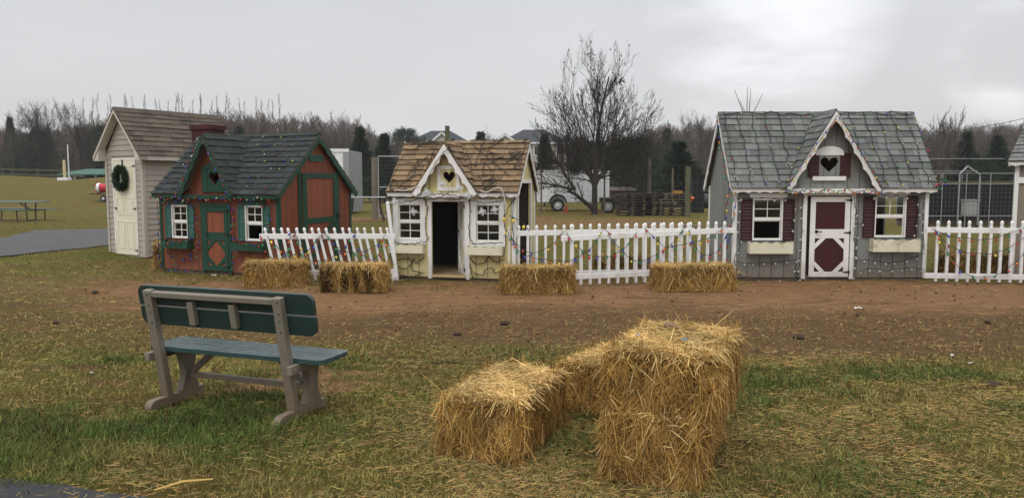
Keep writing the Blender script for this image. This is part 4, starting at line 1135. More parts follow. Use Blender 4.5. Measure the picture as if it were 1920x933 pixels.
# ------------------------------------------------------------------ light strings
def cat(pts, n=6):
    out = []; P = [Vector(p) for p in pts]
    if len(P) < 2: return P
    P = [P[0] * 2 - P[1]] + P + [P[-1] * 2 - P[-2]]
    for i in range(1, len(P) - 2):
        a, b, c, d = P[i - 1:i + 3]
        for k in range(n):
            t = k / n
            out.append(.5 * ((2 * b) + (c - a) * t + (2 * a - 5 * b + 4 * c - d) * t * t + (3 * b - 3 * c + d - a) * t ** 3))
    out.append(P[-2]); return out
def mkbulb():
    out = {}
    for nm, m in BULB.items():
        mb = MB(); n = 7
        mb.tube((0, 0, 0), (0, 0, -.016), .0085, .0095, 6, 0)
        prof = [(.009, -.016), (.0155, -.026), (.016, -.034), (.011, -.048), (.003, -.058)]
        vs = [(r * math.cos(2 * PI * k / n), r * math.sin(2 * PI * k / n), z) for r, z in prof for k in range(n)]
        fs = [(j * n + k, j * n + (k + 1) % n, (j + 1) * n + (k + 1) % n, (j + 1) * n + k) for j in range(len(prof) - 1) for k in range(n)] + [tuple(range(4 * n, 5 * n))]
        mb.add(vs, fs, 1)
        me = bpy.data.meshes.new('bulb'); me.from_pydata(mb.v, [], mb.f); me.materials.append(wire_m); me.materials.append(m)
        me.polygons.foreach_set('material_index', mb.mi); me.polygons.foreach_set('use_smooth', [True] * len(mb.f)); me.update(); out[nm] = me
    return out
BM = mkbulb()
MULTI = ['red', 'blue', 'green', 'red', 'green', 'blue', 'orange', 'yellow']
def lights(label, paths, spacing=.2, cols=MULTI, M=None, r=.005, down=(0, 0, -1), rnd=.8, seed=1, jit=.012, mx=100, group='strings of coloured lights on the houses and fences', sc=1.0, wm=None):
    rr = random.Random(seed); M = M or Matrix()
    P = []
    for pts in paths:
        q = [M @ p for p in cat(pts, 6)]
        # small kinks like stiff old cable
        P.append([p + Vector((rr.uniform(-jit, jit), rr.uniform(-jit * .3, jit * .3), rr.uniform(-jit, jit))) for p in q])
    o0 = P[0][0].copy()
    T = thing('light_string', label, 'string lights', o0, 0, group)
    P = [[p - o0 for p in q] for q in P]
    for q in P: wire_obj('wire', [q], r, wm or wire_m, T)
    down = (M.to_3x3() @ Vector(down)).normalized(); cnt = 0; last = None
    for q in P:
        acc = rr.uniform(0, spacing)
        for a, b in zip(q[:-1], q[1:]):
            L = (b - a).length; t = spacing - acc
            while t < L and cnt < mx:
                c = a.lerp(b, t / L)
                dr = (down + Vector((rr.uniform(-rnd, rnd), rr.uniform(-rnd * .4, rnd * .1), rr.uniform(-rnd, rnd) * .7))).normalized()
                col = rr.choice([k for k in cols if k != last] or cols); last = col
                o = bpy.data.objects.new('bulb', BM[col]); COL.objects.link(o); o.parent = T
                rot = Vector((0, 0, -1)).rotation_difference(dr).to_matrix().to_4x4()
                s = sc * rr.uniform(.9, 1.15)
                o.matrix_local = Matrix.Translation(c) @ rot @ Matrix.Diagonal((s, s, s, 1)); cnt += 1
                t += spacing * rr.uniform(.75, 1.25)
            acc = (acc + L) % spacing
    return T
Mx = lambda o: Mt(*o.location) @ Rz(o.rotation_euler.z)
def onfence(f, pts, off=.06):
    T, A, d, L = f; C = (A.x + d.y * off, A.y - d.x * off); out = []
    for px, py in pts:
        t, z = onplane(px, py, C, (d.x, d.y)); out.append(Vector((C[0] + d.x * t, C[1] + d.y * t, z)))
    return out
z5 = lambda L: [(920 + x / 4, 400 + y / 4) for x, y in L]
z6 = lambda L: [(440 + x / 6, 410 + y / 6) for x, y in L]
lights('coloured bulbs draped on the front middle picket panel', [
    onfence(fc, z5([(575, 145), (610, 205), (720, 300), (835, 328), (940, 300), (1010, 250), (1100, 145)])),
    onfence(fc, z5([(565, 360), (650, 335), (735, 275), (790, 210), (855, 125), (905, 190), (975, 265), (1060, 345), (1150, 350), (1270, 290), (1345, 240), (1440, 135), (1455, 95)])),
    onfence(fc, z5([(1160, 110), (1250, 205), (1320, 250), (1440, 235), (1560, 205), (1680, 160), (1760, 90)])),
    onfence(fc, z5([(1485, 120), (1530, 240), (1600, 310), (1700, 285), (1740, 220), (1790, 130)]))], .155, sc=1.15, seed=3, r=.0045)
lights('coloured bulbs hanging between the yellow playhouse and the rear picket panel', [
    onfence(fb, z5([(120, 120), (160, 190), (240, 270), (340, 290), (450, 240), (545, 130)]), .1),
    onfence(fb, z5([(150, 160), (220, 290), (330, 330), (480, 355), (580, 350), (700, 300)]), .1)], .15, sc=1.15, seed=4, r=.0045)
lights('coloured bulbs draped on the racked picket fence', [
    onfence(fl, z6([(280, 190), (350, 320), (400, 430), (540, 465), (600, 330), (650, 130), (730, 270), (790, 380), (860, 470), (1000, 470), (1110, 430), (1240, 300), (1300, 210)])),
    onfence(fl, z6([(370, 190), (450, 290), (560, 370), (700, 400), (820, 360), (960, 190), (1040, 190), (1130, 300), (1200, 330)])),
    onfence(fl, z6([(1160, 350), (1260, 370), (1400, 375), (1520, 340), (1640, 260), (1700, 160)])),
    onfence(fl, z6([(1340, 130), (1370, 260), (1440, 400), (1540, 455), (1620, 400), (1690, 230), (1740, 310)]))], .12, sc=1.15, seed=5, r=.0045)
zr = lambda L: [(1700 + x * 220 / 622, 230 + y * 330 / 933) for x, y in L]
lights('coloured bulbs looping over the picket panel right of the gray playhouse', [
    onfence(fr, zr([(130, 560), (210, 595), (330, 615), (450, 615), (560, 580), (640, 550)])),
    onfence(fr, zr([(150, 575), (230, 650), (340, 690), (460, 690), (560, 655), (640, 600), (720, 640)])),
    onfence(fr, zr([(150, 560), (200, 650), (280, 770), (370, 820), (480, 805), (560, 755), (640, 670)]))], .19, sc=1.15, seed=6, r=.0045)

MG, MY, MR = Mx(HG), Mx(HY_), Mx(HR)
rp = roofpt
rr = random.Random(77)
def col_path(cfg, u, v0=.0, v1=1.0, n=9, a=.03, s=1, off=.035): return [rp(cfg, u + rr.uniform(-a, a), v0 + (v1 - v0) * k / n, off) for k in range(n + 1)]
def row_path(cfg, v, u0, u1, a=.015, off=.035, st=.16):
    n = max(2, int(abs(u1 - u0) / st)); return [rp(cfg, u0 + (u1 - u0) * k / n, v + rr.uniform(-a, a), off) for k in range(n + 1)]
# gray roof: columns of dark cable, a few bulbs
lights('cable columns with sparse bulbs on the left slope of the gray roof', [col_path(gcfg, u, .02, 1, 10, .025) for u in (.0, .24, .47, .70)] + [col_path(gcfg, .93, .25, 1, 8, .03)] + [row_path(gcfg, .98, 0, 1.5, .03)], .42, ['blue', 'green', 'red', 'clear'], MG, seed=8, down=(0, -.6, -.6), r=.006, sc=.7)
lights('cable columns with sparse bulbs on the right slope of the gray roof', [col_path(gcfg, u, .02, 1, 10, .025) for u in (2.45, 2.68, 2.92, 3.16)] + [col_path(gcfg, 2.2, .25, 1, 8, .03)] + [row_path(gcfg, .98, 1.8, 3.25, .03)], .42, ['blue', 'green', 'yellow', 'clear'], MG, seed=9, down=(0, -.6, -.6), r=.006, sc=.7)
dxg, hwg, _, zag = gcfg['dorm']; yf = -gcfg['oh'] - .09
lights('mixed bulbs along the dormer barge boards of the gray playhouse', [[Vector((dxg - hwg, yf, 1.58)), Vector((dxg - hwg * .5, yf, 2.16)), Vector((dxg, yf, 2.72))], [Vector((dxg, yf, 2.72)), Vector((dxg + hwg * .5, yf, 2.16)), Vector((dxg + hwg, yf, 1.58))],
        [Vector((dxg - hwg - .1 + k * .1, -.18 - .02, 1.50 + .03 * math.sin(k * 1.9))) for k in range(18)]], .115, ['yellow', 'orange', 'green', 'red', 'blue', 'yellow'], MG, seed=10, jit=.018, sc=.85)
lights('coloured bulbs in the roof valleys of the gray playhouse', [[rp(gcfg, 1.57 - .78 * (1 - t), t * .95, .05) for t in (0, .2, .4, .6, .8, 1)], [rp(gcfg, 1.57 + .80 * (1 - t), t * .95, .05) for t in (0, .2, .4, .6, .8, 1)]], .12, ['blue', 'green', 'yellow', 'green', 'red'], MG, seed=12, jit=.03, down=(0, -.6, -.6), sc=.75)
lights('coloured bulbs down the left gable edge of the gray playhouse', [[Vector((-.12, gcfg['D'] / 2, 2.80)), Vector((-.13, .4, 2.2)), Vector((-.12, .02, 1.66)), Vector((-.06, -.16, 1.40)), Vector((-.02, -.06, 1.1)), Vector((-.09, .1, .5))], [Vector((-.11, -.10, 1.56)), Vector((-.15, -.03, 1.0)), Vector((-.12, .05, .3))]], .12, ['red', 'green', 'yellow', 'orange', 'blue'], MG, seed=13, jit=.015)
lights('coloured bulbs down the right roof edge of the gray playhouse', [[Vector((gcfg['W'] + .1, gcfg['D'] / 2 - .95 * (1 - t), 2.86 - 1.3 * (1 - t))) for t in (1, .8, .6, .4, .2, 0)], [Vector((gcfg['W'] + .10 + .08 * math.sin(k * 2), -.18, 1.62 + .08 * math.cos(k * 1.7))) for k in range(6)]], .14, ['green', 'yellow', 'red', 'blue'], MG, seed=14, jit=.012)
zg = lambda L, off=-.05: [Vector((t, off, z)) for (t, z) in [onplane(1370 + x * 390 / 1819, 340 + y * 200 / 933, (3.70, 12.84), (1, 0)) for x, y in L]]
lights('clear bulbs and cable outlining the front of the gray playhouse left of its door', [zg([(60, 130), (75, 250), (60, 400), (80, 560), (30, 690), (90, 830)]), zg([(35, 700), (160, 715), (330, 710), (480, 695), (570, 690), (560, 780), (600, 830)]), zg([(540, 150), (555, 250), (540, 400), (545, 500)]),
       zg([(90, 855), (250, 862), (400, 855), (520, 865), (620, 850)]), zg([(640, 110), (625, 250), (620, 400), (615, 560), (600, 700), (580, 860)]), zg([(90, 150), (250, 140), (400, 150), (545, 150)], -.075)], .18, ['clear'], MG, seed=15, jit=.012, group='strings of clear lights on the gray playhouse', sc=.95)
lights('clear bulbs and cable outlining the front of the gray playhouse right of its door', [zg([(1085, 120), (1095, 300), (1080, 450), (1100, 620), (1075, 850)]), zg([(1090, 290), (1105, 365), (1170, 365)]), zg([(1120, 450), (1090, 560), (1110, 680), (1230, 690), (1350, 710), (1480, 700), (1600, 660), (1690, 630)]),
       zg([(1120, 790), (1200, 760), (1350, 775), (1500, 760), (1640, 755), (1690, 800)]), zg([(1625, 130), (1640, 280), (1620, 400), (1615, 500)]), zg([(1170, 130), (1300, 130), (1450, 130), (1620, 130)], -.075), zg([(1690, 170), (1680, 400), (1690, 600)])], .18, ['clear'], MG, seed=16, jit=.012, group='strings of clear lights on the gray playhouse', sc=.95)
# red house
CR = ['blue', 'red', 'green', 'yellow', 'purple', 'clear']
lights('coloured bulbs in rows on the right slope of the red playhouse roof', [row_path(rcfg, v, 1.95 - .55 * v, 2.72, .02) for v in (.10, .24, .38, .52, .66, .80, .94)], .21, CR, MR, seed=21, down=(0, -.6, -.6), jit=.008, sc=.6)
lights('coloured bulbs in rows on the left slope of the red playhouse roof', [row_path(rcfg, v, -.02, .55 + .55 * v, .02) for v in (.06, .2, .34, .48, .62, .76)], .21, CR, MR, seed=22, down=(0, -.6, -.6), jit=.008, sc=.6)
dxr, hwr = rcfg['dorm'][:2]
lights('mixed bulbs along the eave and dormer of the red playhouse', [[Vector((dxr - hwr, -.24, 1.42)), Vector((dxr - .02, -.24, 2.40))], [Vector((dxr + .02, -.24, 2.40)), Vector((dxr + hwr, -.24, 1.42))], [Vector((-.05 + k * .16, -.17, 1.37 + .025 * math.sin(k * 2.1))) for k in range(18)]], .11, ['clear', 'red', 'blue', 'purple', 'red', 'green'], MR, sc=.85, seed=23, jit=.016)
lights('coloured bulbs up the left corner of the red playhouse', [[Vector((-.03, -.05, 1.3)), Vector((.0, -.05, .9)), Vector((-.04, -.05, .5)), Vector((.03, -.05, .1)), Vector((.3, -.06, .06)), Vector((.85, -.06, .05))]], .10, MULTI[:6], MR, sc=.85, seed=24)
lights('coloured bulbs round the door of the red playhouse', [[Vector((.94, -.05, 1.3)), Vector((.93, -.05, .9)), Vector((.95, -.05, .5)), Vector((.80, -.05, .42))], [Vector((1.69, -.05, 1.25)), Vector((1.71, -.05, .8)), Vector((1.70, -.05, .35)), Vector((1.68, -.05, .04))],
        [Vector((.93, -.05, .55)), Vector((.7, -.05, .35)), Vector((.4, -.05, .2)), Vector((.2, -.05, .12))], [Vector((.15, -.05, .55)), Vector((.25, -.05, .3)), Vector((.6, -.05, .25)), Vector((.9, -.05, .33))]], .11, MULTI[:6], MR, sc=.85, seed=25)
lights('coloured bulbs round the right window of the red playhouse', [[Vector((1.83, -.06, 1.30)), Vector((2.1, -.09, 1.26)), Vector((2.4, -.07, 1.28)), Vector((2.55, -.06, 1.0)), Vector((2.52, -.06, .65))], [Vector((1.76, -.05, 1.2)), Vector((1.78, -.05, .62)), Vector((2.1, -.2, .60)), Vector((2.5, -.2, .58))]], .13, MULTI[:6], MR, sc=.85, seed=26)
lights('red and green bulbs over the left window of the red playhouse', [[Vector((.08, -.05, 1.30)), Vector((.3, -.06, 1.26)), Vector((.6, -.06, 1.3)), Vector((.85, -.06, 1.2)), Vector((.83, -.06, .7)), Vector((.6, -.2, .58)), Vector((.2, -.2, .58))]], .12, ['red', 'green', 'blue'], MR, sc=.85, seed=27)
# the dark mini strings of the yellow house: cable with tiny stub sockets, no visible bulbs
def mini(label, paths, M, r=.006, spacing=.07, seed=1, cat_='string lights', mat=None, jit=.012):
    q_ = random.Random(seed); P = []; ex = []
    for pts in paths:
        q = [M @ p for p in cat(pts, 6)]; q = [p + Vector((q_.uniform(-jit, jit), q_.uniform(-.004, .004), q_.uniform(-jit, jit))) for p in q]; P.append(q)
    o0 = P[0][0].copy(); P = [[p - o0 for p in q] for q in P]
    T = thing('mini_light_string', label, cat_, o0, 0, 'dark mini light strings on the yellow playhouse')
    for q in P:
        ex = []
        for a, b in zip(q[:-1], q[1:]):
            if q_.random() < .75:
                d = Vector((q_.uniform(-1, 1), -.5, q_.uniform(-1, 1))).normalized() * q_.uniform(.022, .036)
                ex.append([*a, *(a + d), .0055, .004])
        wire_obj('wire', [q], r, mat or wire_m, T, 4, ex)
    return T
C3 = (-2.0, 13.10); u3 = (math.cos(math.radians(13)), -math.sin(math.radians(13)))
def zy(L, off=-.04):
    n = (-u3[1], u3[0]); C = (C3[0] + n[0] * off, C3[1] + n[1] * off); out = []
    for x, y in L:
        t, z = onplane(690 + x * 320 / 933, 220 + y * 320 / 933, C, u3); out.append(Vector((t, off, z)))
    return out
mini('dark mini light cable netted under the left window of the yellow playhouse', [zy([(130, 750), (150, 775), (215, 770), (270, 790), (310, 760)]), zy([(140, 800), (200, 830), (235, 800), (250, 770), (240, 830), (310, 850)]), zy([(135, 840), (180, 860), (240, 870), (290, 850)])], MY, seed=1)
mini('dark mini light cable netted under the right window of the yellow playhouse', [zy([(560, 770), (590, 800), (640, 790), (660, 765), (700, 790), (745, 775)]), zy([(560, 800), (570, 860), (600, 890)]), zy([(575, 850), (630, 860), (640, 830), (680, 825), (700, 850), (745, 800)])], MY, seed=2)
mini('dark mini light cable down the left corner of the yellow playhouse', [zy([(95, 420), (110, 480), (125, 560), (110, 650), (125, 740), (130, 850)], -.06), zy([(125, 470), (115, 560), (130, 640), (150, 680), (240, 692), (300, 680)], -.06)], MY, seed=3)
mini('dark mini light cable beside the door of the yellow playhouse, left jamb', [zy([(300, 430), (325, 500), (310, 580), (325, 660), (300, 690)], -.06)], MY, seed=4)
mini('dark mini light cable beside the door of the yellow playhouse, right jamb', [zy([(552, 430), (560, 520), (550, 600), (570, 680), (620, 692), (740, 685)], -.06)], MY, seed=5)
mini('dark mini light cable down the right corner of the yellow playhouse', [zy([(760, 425), (800, 440), (765, 500), (745, 560), (755, 650), (740, 760)], -.06), zy([(800, 430), (790, 560), (795, 680)], -.06)], MY, seed=6)
mini('bunched dark mini light cable along the eave of the yellow playhouse', [zy([(85, 420), (150, 440), (240, 435), (320, 450), (400, 440), (480, 450), (560, 430), (650, 440), (760, 425)], -.17), zy([(160, 462), (250, 455), (330, 425), (430, 420), (520, 440), (620, 465), (740, 458)], -.17)], MY, seed=7, jit=.02)
mini('dark mini light cable along the dormer edge of the yellow playhouse', [zy([(300, 385), (360, 270), (432, 170), (450, 175), (500, 270), (590, 395)], -.21)], MY, seed=8)
def mess(u0, u1, n, v0=.02, v1=1.0, sd=0):
    q = random.Random(sd); out = []
    for k in range(n):
        u = q.uniform(u0, u1); v = q.uniform(v0, v1); pts = []
        for j in range(q.randint(5, 8)):
            pts.append(rp(ycfg, max(u0, min(u1, u)), max(v0, min(v1, v)), .04)); u += q.uniform(-.22, .22); v += q.uniform(-.22, .22)
        out.append(pts)
    return out
mini('tangled bare light cable on the left slope of the yellow playhouse roof', mess(-.03, .52, 7, sd=3) + [[rp(ycfg, .05, 1, .05), rp(ycfg, .3, .96, .05), rp(ycfg, .7, 1, .05)]], MY, r=.006, seed=9, mat=pm('brown_cable', (.055, .048, .036), .7))
mini('tangled bare light cable on the right slope of the yellow playhouse roof', mess(1.35, 2.12, 9, sd=6) + [[rp(ycfg, 1.2 + .1 * k, .9 - .08 * k, .05) for k in range(9)], [rp(ycfg, 1.42, 0, .05), rp(ycfg, 1.3, .4, .05), rp(ycfg, 1.12, .8, .05)]], MY, r=.006, seed=10, mat=MATS['brown_cable'])
ocab = wire_obj('white_cable', [[MY @ p for p in cat(zy([(150, 405), (150, 395), (200, 400), (250, 385), (280, 370)], -.19), 6)]], .006, wire_w); tag(ocab, 'loose white cable on the left eave of the yellow playhouse', 'cable')
ocab = wire_obj('white_cable', [[MY @ p for p in cat(zy([(610, 400), (650, 408), (690, 390), (725, 385), (740, 420), (755, 480)], -.19), 6)]], .006, wire_w); tag(ocab, 'loose white cable hanging over the right eave of the yellow playhouse', 'cable')
lights('two lemon yellow bulbs hanging at the right corner of the yellow playhouse', [zy([(745, 470), (748, 560)], -.1), zy([(770, 540), (835, 565), (880, 620)], -.1)], .22, ['yellow'], MY, seed=40, sc=1.7, mx=3, rnd=.3)
icewhite = bulbm('clear_plastic_snowflake', (.60, .62, .64))
def snowflake(label, px, py, off, s=.078):
    n = (-u3[1], u3[0]); C = (C3[0] + n[0] * off, C3[1] + n[1] * off)
    t, z = onplane(px, py, C, u3)
    mb = MB()
    for k in range(8):
        a = PI / 4 * k + .2; r = s if k % 2 == 0 else s * .72
        d = Vector((math.cos(a), 0, math.sin(a))); e = Vector((-math.sin(a), 0, math.cos(a)))
        mb.add([d * .006 - e * .006, d * r * .6 - e * .011, d * r, d * r * .6 + e * .011, d * .006 + e * .006, d * r * .5 + Vector((0, -.014, 0)), d * r * .5 + Vector((0, .004, 0))], [(0, 1, 5), (1, 2, 5), (2, 3, 5), (3, 4, 5), (4, 0, 5), (1, 0, 6), (2, 1, 6), (3, 2, 6), (4, 3, 6), (0, 4, 6)])
        if k % 2 == 0:
            for sgn in (-1, 1): mb.bar(d * r * .55, d * r * .8 + e * sgn * .022, .006, .006, up=(0, 1, 0))
    mb.box(-.012, .012, -.018, .004, -.012, .012); mb.tube((0, 0, s * .9), (0, 0, s * .9 + .09), .0015, n=4)
    o = mb.build('snowflake_ornament', icewhite); o.matrix_world = MY @ Mt(t, off, z); tag(o, label, 'ornament', 'white snowflake ornaments on the yellow playhouse')
for l, px, py, off in (('white snowflake hanging at the left eave corner', 739.7, 378.8, -.19), ('white snowflake hanging before the left window', 774.7, 396.6, -.16), ('white snowflake at the lower left of the heart window', 830.6, 345, -.21),
        ('white snowflake at the lower right of the heart window', 861.5, 353, -.21), ('white snowflake on the left foot of the dormer trim', 799.8, 360, -.21), ('white snowflake on the right foot of the dormer trim, above the open door', 876, 366.8, -.21),
        ('white snowflake over the left panes of the right window', 903.7, 396.6, -.16), ('white snowflake over the right panes of the right window', 927.3, 393, -.16)):
    snowflake(l, px, py, off)
mb = MB(); mb.box(-.05, .05, -.035, .035, 0, .09); mb.box(-.03, .03, -.0355, .0355, .091, .105); mb.tube((0, -.036, .045), (0, -.05, .045), .02, n=8)
o = mb.build('outlet_box', vinyl, bevel=.004); p = gnd(741, 533); o.location = (p.x, p.y, .07); tag(o, 'small white outlet box at the foot of the leaning white post', 'outlet box')
mb = MB(); mb.box(-.02, .02, -.02, .02, 0, .0695); o = mb.build('stake', skid); o.location = (p.x, p.y, 0); tag(o, 'short stake carrying the white outlet box', 'stake')

# ------------------------------------------------------------------ bench
BY = -math.radians(20)
HB = thing('park_bench', 'dark green plank bench on taupe frames seen from behind, wet seat', 'bench', (-2.61, 5.50, 0), BY)
def rrect(x0, x1, z0, z1, r, corners, n=5):
    out = []
    for (cx, cz, a0, on) in ((x0, z0, PI, corners[0]), (x1, z0, 1.5 * PI, corners[1]), (x1, z1, 0, corners[2]), (x0, z1, .5 * PI, corners[3])):
        if not on: out.append((cx, cz)); continue
        ox_ = cx + (r if cx == x0 else -r); oz_ = cz + (r if cz == z0 else -r)
        for k in range(n + 1): a = a0 + .5 * PI * k / n; out.append((ox_ + r * math.cos(a), oz_ + r * math.sin(a)))
    return out
tilt = math.atan2(.14, .80)
MBk = Mt(0, .14, .08) @ Matrix.Rotation(tilt, 4, 'X')   # post frame: z runs up the post
for (za, zb, cn) in ((.535, .672, (1, 1, 0, 0)), (.684, .830, (0, 0, 1, 1))):
    mb = MB(); mb.plate(rrect(-.135, 1.36, za, zb, .06, cn), (), .032, .031); mb.build('backrest_plank', benchgreen, HB, MBk, bevel=.006)
for x in (0, 1.11):
    mb = MB(); mb.box(x - .034, x + .034, -.026, .030, -.03, .81); po = mb.build('post', benchgrey, HB, MBk, bevel=.006)
    mb = MB()
    for zz in (.57, .65, .70, .78): mb.tube((x + .01, -.0255, zz), (x + .01, -.029, zz), .006, n=6)
    mb.build('screw', black, po)
mb = MB(); mb.box(.035, 1.075, -.022, .030, .76, .80); mb.build('back_rail', benchgrey, HB, MBk, bevel=.005)
for x in (.36, .72):
    mb = MB(); mb.box(x - .026, x + .026, -.012, .030, .565, .735); mb.build('cleat', benchgrey, HB, MBk, bevel=.004)
for (ya_, yb_) in ((.11, .285), (.292, .465)):
    mb = MB()
    mb.add([], [])
    pts = rrect(-.135, 1.37, ya_, yb_, .05, (1, 1, 0, 0) if ya_ < .2 else (0, 0, 1, 1))
    mb.plate(pts, (), .034, 0); mb.build('seat_plank', pm('wet_seat_green', (.032, .066, .067), .16, .15, 9, (.3, 1, 1), .5, 26, spec=.7), HB, Mt(0, 0, .445) @ Matrix.Rotation(-PI / 2, 4, 'X'), bevel=.005)
for x, s in ((0, -1), (1.11, 1)):
    mb = MB(); mb.plate(rrect(-.05, .50, .0, .070, .05, (0, 0, 0, 1)), (), .06, -.03); mb.build('foot', benchgrey, HB, Mt(x, 0, 0) @ Rz(PI / 2) @ Mt(0, 0, 0), bevel=.006)
    mb = MB()
    out = []; n = 8
    for k in range(n + 1): t = k / n; out.append((.255 + .045 * math.sin(PI * t), .071 + .30 * t))
    for k in range(n, -1, -1): t = k / n; out.append((.445 - .045 * math.sin(PI * t), .071 + .30 * t))
    mb.plate(out, (), .06, -.03); mb.build('leg', benchgrey, HB, Mt(x, 0, 0) @ Rz(PI / 2), bevel=.006)
    mb = MB(); mb.box(x + s * .041 - (.038 if s < 0 else 0), x + s * .041 + (.038 if s > 0 else 0), .02, .47, .345, .408); mb.build('seat_support', benchgrey, HB, bevel=.005)
    mb = MB(); mb.tube((x + s * .079, .07, .378), (x + s * .085, .07, .378), .008, n=8); mb.build('bolt', metal_m, HB)
mb = MB(); mb.box(.038, 1.072, .33, .37, .165, .205); mb.build('stretcher', benchgrey, HB, bevel=.004)
for a_, b_ in ((.06, .30), (1.05, .81)): mb = MB(); mb.bar((a_, .35, .215), (b_, .35, .405), .04, .04); mb.build('brace', benchgrey, HB)

# ------------------------------------------------------------------ trees
def grow(seed, h, levels=4, r0=.1, spread=.5, up=.35, kids=(5, 5, 4, 3), first=.25, shrink=.55, wob=.10, stems=1, stemang=.15, lens=(.5, .5, .5, .5), rs=.55, mintw=.004):
    """returns segments per level: list of [p0,p1,r0,r1]"""
    q = random.Random(seed); segs = [[] for _ in range(levels + 1)]
    def branch(p, d, L, r, lev):
        n = max(3, int(4 + L * 1.5)) if lev < 2 else 3
        pts = [p.copy()]; dd = d.normalized()
        for k in range(n):
            dd = (dd + Vector((q.gauss(0, wob), q.gauss(0, wob), q.gauss(0, wob) + up * .12 * (1 if lev else .6)))).normalized()
            pts.append(pts[-1] + dd * (L / n))
        for k in range(n):
            ra = r * (1 - .8 * k / n); rb = r * (1 - .8 * (k + 1) / n)
            segs[min(lev, levels)].append([*pts[k], *pts[k + 1], max(ra, mintw), max(rb, mintw)])
        if lev >= levels: return
        nk = kids[min(lev, len(kids) - 1)]
        for i in range(nk):
            t = first + (1 - first) * (i + q.random()) / nk if lev == 0 else .2 + .8 * (i + q.random()) / nk
            t = min(t, .98); k = int(t * n); f = t * n - k
            b = pts[k].lerp(pts[min(k + 1, n)], f); tang = (pts[min(k + 1, n)] - pts[k]).normalized()
            a = q.uniform(0, 2 * PI); side = tang.orthogonal().normalized(); side = Matrix.Rotation(a, 3, tang) @ side
            sp = spread * q.uniform(.7, 1.3)
            nd = (tang * math.cos(sp) + side * math.sin(sp) + Vector((0, 0, up * .5))).normalized()
            ln = L * lens[min(lev, len(lens) - 1)] * q.uniform(.65, 1.2) * (1.15 - .55 * t if lev == 0 else 1)
            branch(b, nd, ln, r * (1 - .75 * t) * rs, lev + 1)
    for s in range(stems):
        a = 2 * PI * s / max(1, stems) + q.random(); dr = Vector((math.cos(a) * stemang, math.sin(a) * stemang, 1)) if stems > 1 else Vector((0, 0, 1))
        branch(Vector((math.cos(a) * r0 * .5 * (stems > 1), math.sin(a) * r0 * .5 * (stems > 1), -.05)), dr, h * q.uniform(.85, 1) if stems > 1 else h, r0, 0)
    return segs
def tree_obj(segs, label, cat_, loc, group=None, rz=0, sc=1.0, mat=bark, name='bare_tree', split=1):
    T = thing(name, label, cat_, loc, rz, group); T.scale = (sc, sc, sc)
    A = [s for l in segs[:split] for s in l]; B = [s for l in segs[split:] for s in l]
    V, q = tubes(A, 5); link('trunk', npmesh('trunk', V, q, mats=[mat], smooth=True), T)
    V, q = tubes(B, 3); link('crown', npmesh('crown', V, q, mats=[mat]), T)
    return T
